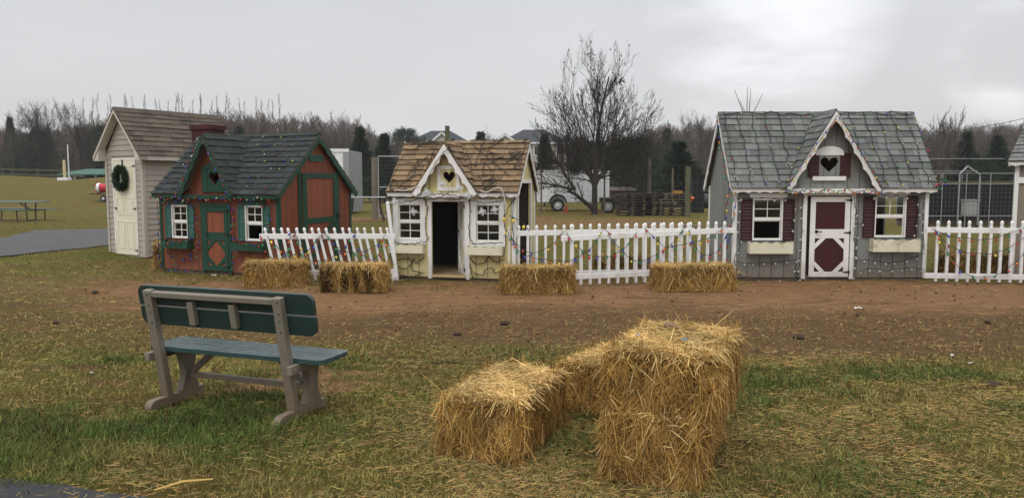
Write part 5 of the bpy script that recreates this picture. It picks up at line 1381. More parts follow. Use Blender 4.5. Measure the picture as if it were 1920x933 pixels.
# the big many-stemmed tree behind the fence
p = at(1115, 403, 38.6); bx, by = p.x, 38.6
def big_tree():
    q = random.Random(4); segs = [[] for _ in range(6)]
    def rec(p, d, L, r, lev, up):
        n = [9, 7, 5, 4, 3, 3][lev]; pts = [p.copy()]; dd = d.normalized(); gs = .04 if lev == 0 else .07
        for k in range(n):
            dd = (dd + Vector((q.gauss(0, gs), q.gauss(0, gs), q.gauss(0, .07) + up * .10))).normalized(); pts.append(pts[-1] + dd * L / n)
        for k in range(n): segs[lev].append([*pts[k], *pts[k + 1], max(r * (1 - .82 * k / n), .0055), max(r * (1 - .82 * (k + 1) / n), .005)])
        if lev >= 4: return
        nk = [4, 9, 6, 4][lev]
        for i in range(nk):
            t = (.12 if lev == 0 else .15) + .85 * (i + q.random()) / nk; t = min(t, .99); k = int(t * n); b = pts[k].lerp(pts[k + 1], t * n - k); tg = (pts[k + 1] - pts[k]).normalized()
            side = Matrix.Rotation(q.uniform(0, 2 * PI), 3, tg) @ tg.orthogonal().normalized(); sp = q.uniform(.30, .70)
            nd = (tg * math.cos(sp) + side * math.sin(sp) + Vector((0, 0, .22))).normalized()
            rec(b, nd, L * (q.uniform(.16, .30) if lev == 0 else q.uniform(.38, .62)) * (1.1 - .45 * t), r * (1 - .75 * t) * .55, lev + 1, up)
    rec(Vector((0, 0, -.05)), Vector((-.01, 0, 1)), 6.9, .17, 0, .5)
    lst = [(-14, 1.0, 5.6, .10), (12, 1.2, 5.6, .10), (-6, 1.6, 5.4, .085), (5, 1.9, 5.2, .08), (-24, 1.2, 5.2, .09), (22, 1.3, 5.1, .09), (-36, 1.4, 4.9, .08), (34, 1.5, 4.9, .08), (-48, 1.6, 4.6, .075), (47, 1.5, 4.8, .075), (-58, 1.9, 4.2, .065), (58, 1.8, 4.5, .07),
           (-70, 1.6, 3.8, .06), (70, 1.7, 4.0, .06), (-82, 1.9, 3.4, .05), (84, 1.9, 3.5, .05), (-64, 2.6, 3.5, .055), (58, 2.7, 3.6, .055), (-42, 2.8, 3.4, .06), (42, 2.9, 3.4, .06), (15, 3.3, 3.2, .06), (-18, 3.4, 3.0, .06)]
    for k in range(14): lst.append(((1 if k % 2 else -1) * q.uniform(45, 108), q.uniform(1.2, 3.4), q.uniform(2.0, 3.4), .038))
    for k, (deg, z, L, r) in enumerate(lst):
        a = math.radians(deg); az = (k * 2.4) % 1.6 - .8
        rec(Vector((0, 0, z)), Vector((math.sin(a) * math.cos(az), math.sin(az) * abs(math.sin(a)) + .06, math.cos(a))), L * (.97 if abs(deg) < 15 else .84), r * .65, 1, .30 if abs(deg) < 40 else (.16 if abs(deg) < 65 else .0))
    # the low limb that leaves the base to the left
    rec(Vector((-.02, -.05, .25)), Vector((-1.0, -.15, 1.0)), 2.0, .14, 1, -.5)
    rec(Vector((-1.05, -.2, 1.25)), Vector((-1, -.05, .25)), 2.4, .08, 1, .1)
    rec(Vector((-1.0, -.2, 1.25)), Vector((-.75, -.2, .9)), 3.0, .08, 1, .3)
    return segs
bt = big_tree()
T = tree_obj(bt, 'big dark bare many-branched tree beside the white trailer', 'tree', (bx, by, 0), mat=barkbig, split=2)
q_ = random.Random(9); ends = [s for s in bt[4] if q_.random() < .035]
P = np.array([[[s[3], s[4], s[5]], [s[3] + q_.uniform(-.04, .04), s[4], s[5] - .05], [s[3] + q_.uniform(-.06, .06), s[4], s[5] - .10]] for s in ends]); Wd = np.tile(np.array([[.01, 0, .0], [.03, .02, .0], [.006, 0, .0]])[None], (len(ends), 1, 1))
V_, q2 = strips(P, Wd); link('dead_leaves', npmesh('dead_leaves', V_, q2, tint=np.tile([[.03, .018, .012]], (len(V_), 1)), mats=[tinted]), T)

protos = {
 'poplar': [grow(100 + k, 13, 3, .055, .34, .9, (22, 5, 3), .15, wob=.012, lens=(.10, .5, .5), mintw=.008, rs=.35) for k in range(4)],
 'wide': [grow(200 + k, 7.5, 4, .21, .62, .45, (12, 8, 6, 5), .2, wob=.12, lens=(.62, .5, .5, .5), mintw=.008, rs=.5) for k in range(4)],
 'brush': [grow(300 + k, 5.5, 3, .05, .5, .6, (10, 7, 4), .1, wob=.10, lens=(.42, .5, .5), stems=3, stemang=.3, mintw=.010, rs=.5) for k in range(4)],
}
def bgz(x, y): return gz1(x, y) - .05
made = {}
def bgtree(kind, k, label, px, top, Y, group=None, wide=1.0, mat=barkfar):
    x = (px - 960) / F * Y; z0 = bgz(x, Y); zt = at(px, top, Y).z
    segs = protos[kind][k % 4]
    key = (kind, k % 4, mat.name)
    hh = max(s[5] for l in segs for s in l)
    s = (zt - z0) / hh
    if key not in made:
        T = tree_obj(segs, label, 'tree', (x, Y, z0), group, R.uniform(0, 6), 1, mat); made[key] = T
    else:
        T = copy_tree(made[key]); T.location = (x, Y, z0); T.rotation_euler.z = R.uniform(0, 6); T['label'] = label
        if group: T['group'] = group
        elif 'group' in T: del T['group']
    T.scale = (s * wide, s * wide, s)
    return T
PG = 'thin bare poplars rising over the woods behind the shed'
for i, px in enumerate([148, 163, 176, 190, 204, 221, 232, 244, 262, 275, 289, 303, 312, 322, 333, 342, 355, 368, 378, 386, 400, 412, 424, 436, 449, 462, 486, 496, 507, 518, 528]):
    top = {148: 184}.get(px, 172 + R.uniform(0, 14)) + (8 if 440 < px < 475 else 0)
    bgtree('poplar', i, 'thin bare poplar, one of the row rising over the woods behind the shed', px + R.uniform(-2, 2), top, 112 + R.uniform(-5, 8), PG, 1.0)
bgtree('wide', 0, 'broad bare tree leaning left of the yellow pole, at the field edge', 62, 183, 84, wide=.75, mat=barkbig)
bgtree('wide', 1, 'tall spreading bare tree just left of the yellow pole', 104, 178, 82, wide=.8, mat=barkbig)
bgtree('wide', 2, 'tall bare tree between the yellow pole and the tan shed', 160, 178, 86, wide=.75, mat=barkbig)
bgtree('wide', 3, 'dark bare tree at the far left edge of the photo', 22, 218, 88, wide=.9, mat=bark)
bgtree('wide', 2, 'bare tree with a round open crown over the woods right of the poplars', 633, 199, 105, wide=.55)
bgtree('wide', 1, 'small faint bare tree left of the round crowned one', 603, 212, 105, wide=.5)
bgtree('wide', 3, 'bare tree rising between the two far houses', 911, 232, 140, wide=.8)
bgtree('wide', 0, 'bare twin-topped tree rising right of the big dark tree', 1276, 197, 95, wide=.55, mat=bark)
bgtree('wide', 2, 'bare tree just left of the gray roof peak', 1327, 202, 95, wide=.6, mat=bark)
bgtree('brush', 1, 'bare sapling with a few clinging leaves right of the gray roof', 1766, 196, 62, wide=.8, mat=bark)
bgtree('wide', 1, 'faint bare tree over the far wood at right', 1852, 217, 115, wide=.8)
bgtree('wide', 3, 'faint bare tree at the right end of the far wood', 1896, 219, 115, wide=.8)
bgtree('brush', 2, 'brown bare bush beside the hoop pen', 1748, 250, 52, wide=1.1, mat=bark)
# sapling whose stems stand over the gray roof
T = thing('sapling', 'sapling with four bare stems sticking up behind the gray roof', 'sapling', (6.0, 20.0, 0))
S = []
for (px, py, b) in ((1377, 168, 1398), (1402, 163, 1400), (1408, 166, 1404), (1430, 176, 1408), (1388, 190, 1402)):
    a = at(1402, 300, 20.0); c = at(px, py, 20.0); b2 = at(b, 222, 20.0); S.append([a.x - 6.0, 0, 0.0, b2.x - 6, 0, b2.z, .022, .014]); S.append([b2.x - 6, 0, b2.z, c.x - 6, 0, c.z, .014, .005])
V, q2 = tubes(S, 5); link('stem', npmesh('stem', V, q2, mats=[bark]), T)

# far woods: one mass
def woods():
    rng = np.random.default_rng(12); VV = []; QQ = []; TT = []; off = 0
    base = []
    for k in range(4):
        s = np.array([x for l in protos['brush'][k] for x in l]); base.append(s)
        s = np.array([x for l in protos['poplar'][k] for x in l]); s[:, [0, 1, 3, 4]] *= 1.6; s[:, [2, 5]] *= .6; base.append(s)
    def edge_top(px):   # height profile of the wood as photographed, in metres at 110 m
        xs = [-400, 0, 60, 200, 430, 560, 640, 700, 760, 860, 1000, 1060, 1250, 1340, 1500, 1720, 1920, 2400]
        hs = [8, 8.0, 7.6, 8.6, 10.2, 10.2, 10.0, 8.2, 6.2, 4.6, 5.6, 7.2, 8.6, 9.0, 9.2, 8.8, 8.6, 8.6]
        return np.interp(px, xs, hs)
    n = 900
    for i in range(n):
        px = rng.uniform(-350, 2270); Y = 100 + 34 * rng.random()
        if 770 < px < 1075: Y = 168 + 20 * rng.random()
        x = (px - 960) / F * Y; z0 = bgz(x, Y)
        s = base[rng.integers(len(base))].copy(); a = rng.random() * 6.28
        H = float(edge_top(px)) * Y / 110 * rng.uniform(.6, 1.18); zmax = s[:, 5].max(); k = H / zmax
        c_, s_ = math.cos(a), math.sin(a)
        for o in (0, 3):
            X = s[:, o] * c_ - s[:, o + 1] * s_; Yy = s[:, o] * s_ + s[:, o + 1] * c_
            s[:, o] = X * k * 1.05 + x; s[:, o + 1] = Yy * k * 1.05 + Y; s[:, o + 2] = s[:, o + 2] * k + z0
        s[:, 6:] = np.maximum(s[:, 6:] * k, .016)
        V, q = tubes(s, 3); VV.append(V); QQ.append(q + off); off += len(V)
        col = np.array([.080, .063, .054]) * rng.uniform(.6, 1.25) * (1 + rng.normal(0, .05, 3)); TT.append(np.tile(col[None], (len(V), 1)))
    # twig haze of the undergrowth
    m = 300000
    px = rng.uniform(-350, 2270, m); Y = 98 + 40 * rng.random(m); far = (px > 765) & (px < 1080); Y = np.where(far, 165 + 25 * rng.random(m), Y)
    x = (px - 960) / F * Y; lump = fbm(px / 26, Y / 12, 5, 3)
    H = edge_top(px) * Y / 110 * (.72 + .5 * lump)
    z = gz(x, Y) + H * rng.random(m) ** .8
    L = rng.uniform(.3, 1.1, m); d = np.stack([rng.normal(0, .5, m), rng.normal(0, .3, m), np.ones(m)], -1); d /= np.linalg.norm(d, axis=1, keepdims=True)
    P0 = np.stack([x, Y, z], -1); P = P0[:, None] + d[:, None] * (L[:, None] * np.array([-.5, .5]))[:, :, None]
    w = rng.uniform(.015, .04, m); Wd = np.zeros((m, 2, 3)); Wd[:, :, 0] = w[:, None]; Wd[:, 1] *= .4
    V, q = strips(P, Wd); VV.append(V); QQ.append(q + off); off += len(V)
    red = fbm(px / 60, Y / 30, 8, 2)[:, None]
    col = (np.array([.068, .055, .046]) * (1 - red) + np.array([.100, .072, .062]) * red) * (.5 + .9 * lump[:, None]) * rng.uniform(.6, 1.4, (m, 1)) * 1.1
    TT.append(np.repeat(col, 4, 0))
    o = link('woods', npmesh('woods', np.concatenate(VV), np.concatenate(QQ), tint=np.concatenate(TT), mats=[tinted]))
    tag(o, 'bare brown winter woods along the far edge of the fields', 'woods', kind='stuff')
    # wooded rise behind, closing the view below the crowns
    xs = np.linspace(-190, 200, 160); ys = np.linspace(0, 1, 14); X, U_ = np.meshgrid(xs, ys)
    Yc = 150 + 60 * U_; pxx = 960 + X / Yc * F
    Hh = edge_top(pxx) * 1.22 * np.sin(np.clip(U_ * 1.6, 0, 1) * PI / 2) * (.78 + .3 * fbm(X / 9, Yc / 9, 61, 4))
    Hh = np.where((pxx > 740) & (pxx < 1100), Hh * .55, Hh)
    Z = gz(X, Yc) - .3 + Hh; V = np.stack([X, Yc, Z], -1).reshape(-1, 3); ny, nx = X.shape
    i = np.arange(ny - 1)[:, None] * nx + np.arange(nx - 1)[None]; q = np.stack([i, i + 1, i + nx + 1, i + nx], -1).reshape(-1, 4)
    hm = pm('wooded_hill', (.075, .060, .050), .95, .45, .12, (1, 1, .3), .8, 1.5, stain=((.08, .07, .062), .7, .5), stain_scale=.05)
    structure(link('hill', npmesh('hill', V, q, mats=[hm], smooth=True)))
woods()

def evergreen(seed, h, r, n, shape='cone', col=(.030, .048, .027)):
    rng = np.random.default_rng(seed)
    nb = int(n / 34); zb = h * (.04 + .94 * rng.random(nb) ** 1.15)
    if shape == 'cone': R0 = 1.15 * r * (1.02 - zb / h) ** 1.1 * (.5 + .8 * rng.random(nb))
    else: R0 = r * np.sqrt(np.clip(1 - ((zb / h - .45) / .56) ** 2, .02, 1)) * (.7 + .45 * rng.random(nb))
    a = rng.random(nb) * 2 * PI; lump = .5 + 1.0 * fbm(a * 1.5 + seed, zb / h * 8, seed, 2); R0 = R0 * lump
    P = []; C = []
    for k in range(34):
        t = (.25 + .75 * rng.random(nb)) ; rad = R0 * t
        base = np.stack([np.cos(a) * rad, np.sin(a) * rad, zb + rad * .25 + rng.normal(0, .03 * h ** .5, nb)], -1) + rng.normal(0, .05 * r ** .5, (nb, 3))
        d = np.stack([np.cos(a), np.sin(a), np.full(nb, .55)], -1) + rng.normal(0, .45, (nb, 3)); d /= np.linalg.norm(d, axis=1, keepdims=True)
        L = h * .034 * rng.uniform(.5, 1.9, nb)
        P.append(base[:, None] + d[:, None] * (L[:, None] * np.array([0, .5, 1.]))[:, :, None]); C.append((.5 + .9 * rng.random((nb, 1))) * (.6 + .5 * lump[:, None]))
    P = np.concatenate(P); C = np.concatenate(C); m = len(P); sd = rng.normal(0, 1, (m, 3)); sd /= np.linalg.norm(sd, axis=1, keepdims=True)
    Wd = sd[:, None] * (h * .0055 * np.array([.8, 1, .2]))[None, :, None]
    V, q = strips(P, Wd); T = np.repeat(np.array([col]) * C, 6, 0)
    return npmesh('crown', V, q, tint=T, mats=[tinted])
EV = [evergreen(1, 6, 1.75, 15000), evergreen(2, 6, 1.5, 14000), evergreen(3, 5, 2.2, 20000, 'round', (.034, .052, .027)), evergreen(4, 6, 1.9, 16000)]
tb = MB(); tb.tube((0, 0, -.1), (0, 0, 4.6), .11, .02, 7); TRK = tb.build('trunk', bark); TRKm = TRK.data; bpy.data.objects.remove(TRK)
def ever(k, label, px, top, Y, base=None, wide=1.0, name='evergreen_tree'):
    x = (px - 960) / F * Y; z0 = bgz(x, Y); zt = at(px, top, Y).z; h = [6, 6, 5, 6][k]
    s = (zt - z0) / h * 1.0
    T = thing(name, label, 'tree', (x, Y, z0), R.uniform(0, 6)); T.scale = (s * wide, s * wide, s)
    link('crown', EV[k], T); link('trunk', TRKm, T)
ever(0, 'dark cone shaped evergreen behind the white box trailer', 678, 240, 62, wide=1.0)
ever(1, 'dark evergreen between the box trailer and the yellow roof', 722, 252, 60, wide=1.15)
ever(2, 'round topped pine standing left of the far tan house', 762, 245, 118, wide=.75)
ever(1, 'evergreen tip in front of the far tan house', 792, 264, 90, wide=.8)
ever(3, 'evergreen tip showing right of the mossy post', 848, 263, 92, wide=1.0)
ever(1, 'evergreen tips between the two far houses', 902, 248, 88, wide=1.1)
ever(0, 'small evergreen before the white gable of the far dark roofed house', 958, 266, 92, wide=.9)
ever(3, 'large dark cedar left of the big bare tree', 1021, 254, 52, wide=.85)
ever(0, 'broad dark cedar right of the big bare tree', 1272, 266, 52, wide=1.7)
ever(2, 'round dark evergreen behind the bare tree crown', 1190, 262, 60, wide=1.0)
ever(1, 'dark evergreen tip on the skyline near the gray roof', 1247, 243, 100, wide=1.0)
ever(0, 'dark cedar standing behind the hoop pen, left of two', 1806, 249, 62, wide=1.05)
ever(3, 'dark cedar standing behind the hoop pen, right of two', 1864, 256, 60, wide=1.15)
ever(2, 'low bushy evergreen between the two cedars', 1838, 300, 56, wide=.7)
ever(3, 'dark evergreen against the woods at the far left', 28, 222, 96, wide=.6)
ever(2, 'dark evergreen clump under the tall bare trees at left', 78, 250, 92, wide=.7)
ever(2, 'dark evergreen clump between the yellow pole and the shed', 200, 240, 92, wide=.7)
ever(1, 'small evergreen just above the red playhouse roof', 452, 238, 95, wide=1.0)
ever(2, 'evergreen bush showing at the left of the fence gap', 1110, 268, 64, wide=.8)

# ------------------------------------------------------------------ far houses
def far_house(name, label, x0, x1, Y, zw, zr, inset, depth=9, gables=(), wins=()):
    H = thing(name, label, 'house', (x0, Y, 0)); W = x1 - x0
    mb = MB(); mb.box(0, W, 0, depth, 0, zw); mb.build('wall', siding_far, H)
    mb = MB(); o = .5; i = inset
    mb.add([(-o, -o, zw + .002), (W + o, -o, zw + .002), (W + o, depth + o, zw + .002), (-o, depth + o, zw + .002), (i, depth / 2, zr), (W - i, depth / 2, zr)], [(0, 1, 5, 4), (1, 2, 5), (2, 3, 4, 5), (3, 0, 4), (0, 3, 2, 1)]); r = mb.build('roof', roof_far, H)
    mb = MB(); mb.box(-o, W + o, -o - .08, -o - .005, zw - .25, zw + .03); mb.build('fascia', white, H)
    for (a, b, zg0, zg1, out) in gables:
        mb = MB(); mb.plate([(a, 0), (b, 0), (b, zg0), ((a + b) / 2, zg1), (a, zg0)], (), out, -out); mb.build('gable_wall', siding_far, H)
        m2 = MB(); mid = (a + b) / 2
        for s in (-1, 1):
            e = a if s < 0 else b; f = Vector((e + s * .5, -out - .4, zg0 - .25)); t = Vector((mid, -out - .4, zg1 + .18))
            m2.prism([f, t, t + Vector((0, depth / 2 + out, 0)), f + Vector((0, out + 2, 0))], Vector((0, 0, .12)))
        m2.build('gable_roof', roof_far, H)
        m3 = MB()
        for s in (-1, 1): 
            e = a if s < 0 else b; m3.bar((e + s * .5, -out - .42, zg0 - .40), (mid, -out - .42, zg1 + .03), .06, .32)
        m3.build('rake_board', white, H)
    for (a, z, w, h, out) in wins:
        mb = MB(); frame_boards(mb, a, a + w, z, z + h, .14, -out - .10, .09); f = mb.build('window', white, H)
        mb = MB(); mb.box(a, a + w, -out - .05, -out - .012, z, z + h); mb.build('pane', black, f)
    return H
far_house('house', 'far tan two storey house with a dark hipped roof behind the yellow roof', -19.2, -9.0, 150, 9.4, 11.6, 3.2, 9, [(4.0, 7.6, 9.3, 10.9, 1.0)], [(5.2, 8.2, .9, 1.0, 1.0), (1.0, 7.9, 1.0, 1.2, 0), (8.8, 7.9, .9, 1.2, 0)])
far_house('house', 'far house with wide dark hipped roof and white edged gable beside the bare tree', -1.8, 10.2, 146, 8.9, 11.6, 4.0, 10, [(-2.4, 3.4, 8.5, 10.2, 1.5)], [(10.2, 6.6, 1.2, 1.6, 0), (6, 6.6, 1.2, 1.6, 0)])
far_house('house', 'long low dark roofed wing between the two far houses', -9.2, -2.4, 152, 8.6, 10.0, 1.2, 8, [], [(1.5, 5.4, 1.2, 1.5, 0)])

# ------------------------------------------------------------------ white cargo trailer by the bare tree
def wheel(parent, x, y, z, r=.34, w=.2, side=-1, M=None):
    mb = MB(); n = 24
    prof = [(.62, -.5), (.93, -.5), (1, -.38), (1, .38), (.93, .5), (.62, .5)]
    vs = [(math.cos(2 * PI * k / n) * r * a, b * w, math.sin(2 * PI * k / n) * r * a) for a, b in prof for k in range(n)]
    fs = [(j * n + k, j * n + (k + 1) % n, ((j + 1) % 6) * n + (k + 1) % n, ((j + 1) % 6) * n + k) for j in range(6) for k in range(n)]
    mb.add(vs, fs); Wt = mb.build('wheel', rubber, parent, Mt(x, y, z), smooth=True)
    mb = MB(); ri = r * .62; mb.tube((0, -w * .30, 0), (0, w * .3, 0), ri, n=24); mb.tube((0, -w * .42, 0), (0, -w * .3001, 0), r * .2, n=12)
    for k in range(8): a = 2 * PI * k / 8; c, s = math.cos(a), math.sin(a); mb.box(-.035, .035, -w * .31, -w * .3002 - .0, ri * .55, ri * .8, Matrix(((c, 0, -s, 0), (0, 1, 0, 0), (s, 0, c, 0), (0, 0, 0, 1))), 1)
    mb.build('rim', [wpaint, black], Wt)
TY = 43
T = thing('cargo_trailer', 'white enclosed cargo trailer with a black fender behind the bare tree', 'trailer', (1.42, TY, 0))
mb = MB(); mb.box(0, 3.4, 0, 1.8, .55, 2.24); mb.add([(3.4, 0, .55), (4.1, .9, .55), (3.4, 1.8, .55), (3.4, 0, 2.24), (4.1, .9, 2.24), (3.4, 1.8, 2.24)], [(0, 1, 4, 3), (1, 2, 5, 4), (0, 2, 1), (3, 4, 5)]); mb.build('body', wpaint, T, bevel=.03)
mb = MB(); mb.box(-.02, 3.42, -.02, -.003, .50, .58); mb.box(-.02, 3.42, -.02, -.003, 2.20, 2.27)
for k in range(1, 6): mb.box(k * .57, k * .57 + .02, -.012, -.002, .58, 2.2)
mb.build('trim', wpaint, T)
mb = MB(); n = 14; o = [(1.12 + .50 * math.cos(PI * k / n), .45 + .50 * math.sin(PI * k / n)) for k in range(n + 1)] + [(1.12 - .43 * math.cos(PI * k / n), .45 + .42 * math.sin(PI * k / n)) for k in range(n + 1)]
mb.plate(o, (), .26, -.20); mb.build('fender', black, T)
wheel(T, 1.12, -.08, .35, .36)
for a_, b_ in ((.12, .22), (.82, .72)): mb = MB(); mb.bar((a_, .1, 0), (b_, .1, .5), .06, .06); mb.build('jack_stand', skid, T)
mb = MB(); mb.box(.1, .25, -.02, -.004, .66, .70); mb.build('marker_light', BULB['red'], T)
mb = MB(); mb.bar((3.9, .9, .5), (5.0, .9, .48), .08, .1); mb.build('tongue', black, T)
T = thing('utility_trailer', 'low dark utility trailer with a white rimmed wheel just right of the bare tree trunk', 'trailer', (4.75, 40.8, 0))
mb = MB(); mb.box(.0, 2.0, .0, 1.3, .50, .56); mb.box(0, 2.0, -.02, -.001, .56, .78); mb.box(0, 2.0, 1.301, 1.32, .56, .78); mb.build('bed', palletm, T)
wheel(T, .30, -.16, .36, .37); mb = MB(); mb.bar((2.0, .6, .5), (3.0, .6, .45), .06, .06); mb.build('tongue', black, T)
T = thing('wooden_shed', 'small brown weathered shed behind the bare tree, left of the pallets', 'shed', (5.9, 46, 0))
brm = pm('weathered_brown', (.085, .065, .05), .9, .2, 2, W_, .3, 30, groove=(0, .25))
mb = MB(); mb.box(0, 1.6, 0, 1.6, 0, 1.3); mb.build('wall', brm, T); T.scale = (.9, 1, .82); mb = MB(); mb.add([(-.12, -.15, 1.302), (1.72, -.15, 1.302), (1.72, 1.75, 1.302), (-.12, 1.75, 1.302), (-.12, -.15, 1.36), (1.72, -.15, 1.36), (1.72, 1.75, 1.6), (-.12, 1.75, 1.6)], [(0, 3, 2, 1), (4, 5, 6, 7), (0, 1, 5, 4), (1, 2, 6, 5), (2, 3, 7, 6), (3, 0, 4, 7)]); mb.build('roof', palletm, T)
mb = MB(); mb.box(.3, .9, -.03, -.002, .05, 1.2); mb.build('door', palletm, T)
def cone(label, x, y, col):
    T = thing('traffic_cone', label, 'cone', (x, y, 0)); mb = MB(); mb.box(-.16, .16, -.16, .16, 0, .025); mb.build('base', col, T, bevel=.004); mb = MB(); mb.tube((0, 0, .026), (0, 0, .45), .115, .02, 14); mb.build('cone_body', col, T)
redp = pm('faded_red_plastic', (.35, .03, .02), .6, .1); orp = pm('orange_plastic', (.85, .16, .01), .5, .08); yep = pm('yellow_plastic', (.75, .38, .03), .5, .08)
p = gnd(1058, 396); cone('faded red cone beside the white trailer wheel', p.x, p.y - 1.5, redp)
# pallets
def pallet_proto(mat):
    T = thing('pallet', 'x', 'pallet', (0, 0, 0)); 
    for nm, parts in (('deck_board', [(-.6, .6, -.5 + k * .155, -.5 + k * .155 + .09, .112, .130) for k in range(7)] + [(-.6, .6, -.5, -.40, 0, .018), (-.6, .6, -.05, .05, 0, .018), (-.6, .6, .4, .5, 0, .018)]), ('stringer', [(x, x + .045, -.5, .5, .0185, .1115) for x in (-.6, -.022, .555)])):
        mb = MB()
        if nm == 'stringer':
            for b in parts: mb = MB(); mb.box(*b); mb.build(nm, mat, T)
            continue
        for b in parts: mb.box(*b)
        mb.build(nm, mat, T)
    return T
rr = random.Random(3)
def pstack(mat, x, y, n, adj, grp, rz0=0, dz=.134, first=None, z0=0.):
    proto = first
    for k in range(n):
        if proto is None: proto = T = pallet_proto(mat)
        else: T = copy_tree(proto)
        T.location = (x + rr.uniform(-.05, .05), y + rr.uniform(-.05, .05), z0 + k * dz); T.rotation_euler = (0, 0, rz0 + rr.uniform(-.04, .04))
        pos = 'bottom' if k == 0 else ('topmost' if k == n - 1 else None)
        T['label'] = f'{adj} pallet, {pos} of its stack' if pos else f'{adj} pallet in the middle of its stack'; T['group'] = grp
    return proto
PY = 37.5
pd = pstack(palletm, 5.72, PY, 8, 'nearly black wooden', 'pallets in the darkest stack', .02)
pstack(palletm, 6.72, PY + .5, 8, 'dark brown weathered wooden', 'pallets in the middle dark stack', .15, first=pd)
pl = pstack(palletl, 7.72, PY, 6, 'pale gray weathered wooden', 'pallets in the pale stack', -.03)
pstack(palletl, 7.95, PY + .05, 2, 'pale slatted wooden, high on the pale stack, upper pair', 'pallets on top of the pale stack', .06, first=pl, z0=.806)
mb = MB(); mb.box(-.20, .20, -.13, .13, 0, .10); mb.box(-.22, .22, -.15, .15, .101, .12); o = mb.build('crate', pm('faded_yellow_plastic', (.42, .22, .03), .6, .1), bevel=.01); o.location = (7.95, PY - .3, 1.08); tag(o, 'yellow plastic crate lying on top of the pale pallet stack', 'crate')
mb = MB(); mb.tube((0, 0, 0), (0, 0, .30), .12, .15, 14); mb.tube((0, 0, .27), (0, 0, .301), .16, .16, 14); o = mb.build('bucket', orp); o.location = (8.55, PY - .2, .72); o.rotation_euler = (.4, .5, 0); o.scale = (.75, .75, .75); tag(o, 'orange bucket hanging off the right side of the pale pallets', 'bucket')
for (px, py, l) in ((1230, 419, 'flat pale board lying on the grass behind the middle fence, left of two'), (1297, 424, 'flat pale board lying on the grass behind the middle fence, right of two')):
    p = gnd(px, py); mb = MB(); mb.box(-.38, .38, -.3, .3, .01, .04); o = mb.build('board', skid); o.location = (p.x, p.y, 0); tag(o, l, 'board')
# posts, wires, rail fence
def rpost(label, px, Y, top, r, mat, name='wooden_post', base=0):
    x = (px - 960) / F * (Y * .996 + .1); zt = at(px, top, Y).z; z0 = gz1(x, Y)
    mb = MB(); mb.tube((0, 0, -.1), (0, 0, zt - z0), r * 1.05, r * .95, 10); o = mb.build(name, mat, smooth=False); o.location = (x, Y, z0)
    tag(o, label, 'post'); return o
rpost('tall mossy wooden post right of the pallet stacks', 1289, 36.5, 312, .12, mossw)
rpost('mossy wooden post sticking up behind the yellow roof peak', 840, 17.5, 236, .055, mossw)
rpost('thin dark post seen through the bare tree branches', 1217, 40, 297, .09, postw)
rpost('gray square post beside the wire gate behind the yellow house', 703, 34, 295, .13, postw)
rpost('thin white post at the far left field edge', 131, 64, 271, .045, wpaint)
rpost('thick pale yellow pole standing on the hill crest', 123, 63, 300, .11, pm('pale_yellow_paint', (.55, .48, .25), .6, .08), 'pole')
mb = MB(); mb.box(-.42, .42, -.3, .3, 0, .36); o = mb.build('block', wpaint, bevel=.02); x = (124 - 960) / F * 62; o.location = (x, 62, gz1(x, 62) - .1); tag(o, 'low white block at the foot of the yellow pole', 'block')
T = thing('wire_fence', 'wire field fence with thin strands running behind the pallets', 'fence', (1.5, 39.6, 0))
S = []
for z in (.3, .6, .9, 1.2, 1.6, 2.0, 2.45): S.append([0, 0, z, 10.5, -.8, z, .004, .004])
for k in range(36): S.append([k * .3, -.8 * k * .3 / 10.5, 0, k * .3, -.8 * k * .3 / 10.5, 2.45, .003, .003])
V, q2 = tubes(S, 3); link('wire', npmesh('wire', V, q2, mats=[meshw]), T)
for k in (0, 3.2, 6.6, 10.4): mb = MB(); mb.tube((k, -.8 * k / 10.5 + .06, -.1), (k, -.8 * k / 10.5 + .06, 2.3), .05, n=6); mb.build('post', postw, T)
def rail_fence(label, A, B, n, h, rails, mat, name='rail_fence', r=.07):
    A = Vector(A); B = Vector(B); T = thing(name, label, 'fence', (A.x, A.y, 0))
    for k in range(n + 1):
        p = A.lerp(B, k / n); z = gz1(p.x, p.y); mb = MB(); mb.tube((p.x - A.x, p.y - A.y, z - .1), (p.x - A.x, p.y - A.y, z + h), r, n=6); mb.build('post', mat, T)
    for zz in rails:
        mb = MB()
        for k in range(n):
            p = A.lerp(B, k / n); q = A.lerp(B, (k + 1) / n); mb.bar((p.x - A.x, p.y - A.y - r, gz1(p.x, p.y) + zz), (q.x - A.x, q.y - A.y - r, gz1(q.x, q.y) + zz), .05, .12)
        mb.build('rail', mat, T)
rail_fence('weathered post and rail fence crossing the far field behind the yellow house', (-22, 66), (6, 62), 11, 1.35, (.4, .85, 1.25), postw)
rail_fence('weathered post and rail fence in the far field right of the bare tree', (8, 66), (26, 62), 7, 1.35, (.4, .85, 1.25), postw)
rail_fence('dark weathered post and rail fence beyond the hill crest at far left', (-60, 76), (-32, 80), 9, 1.7, (1.0, 1.5), mossw, r=.06)
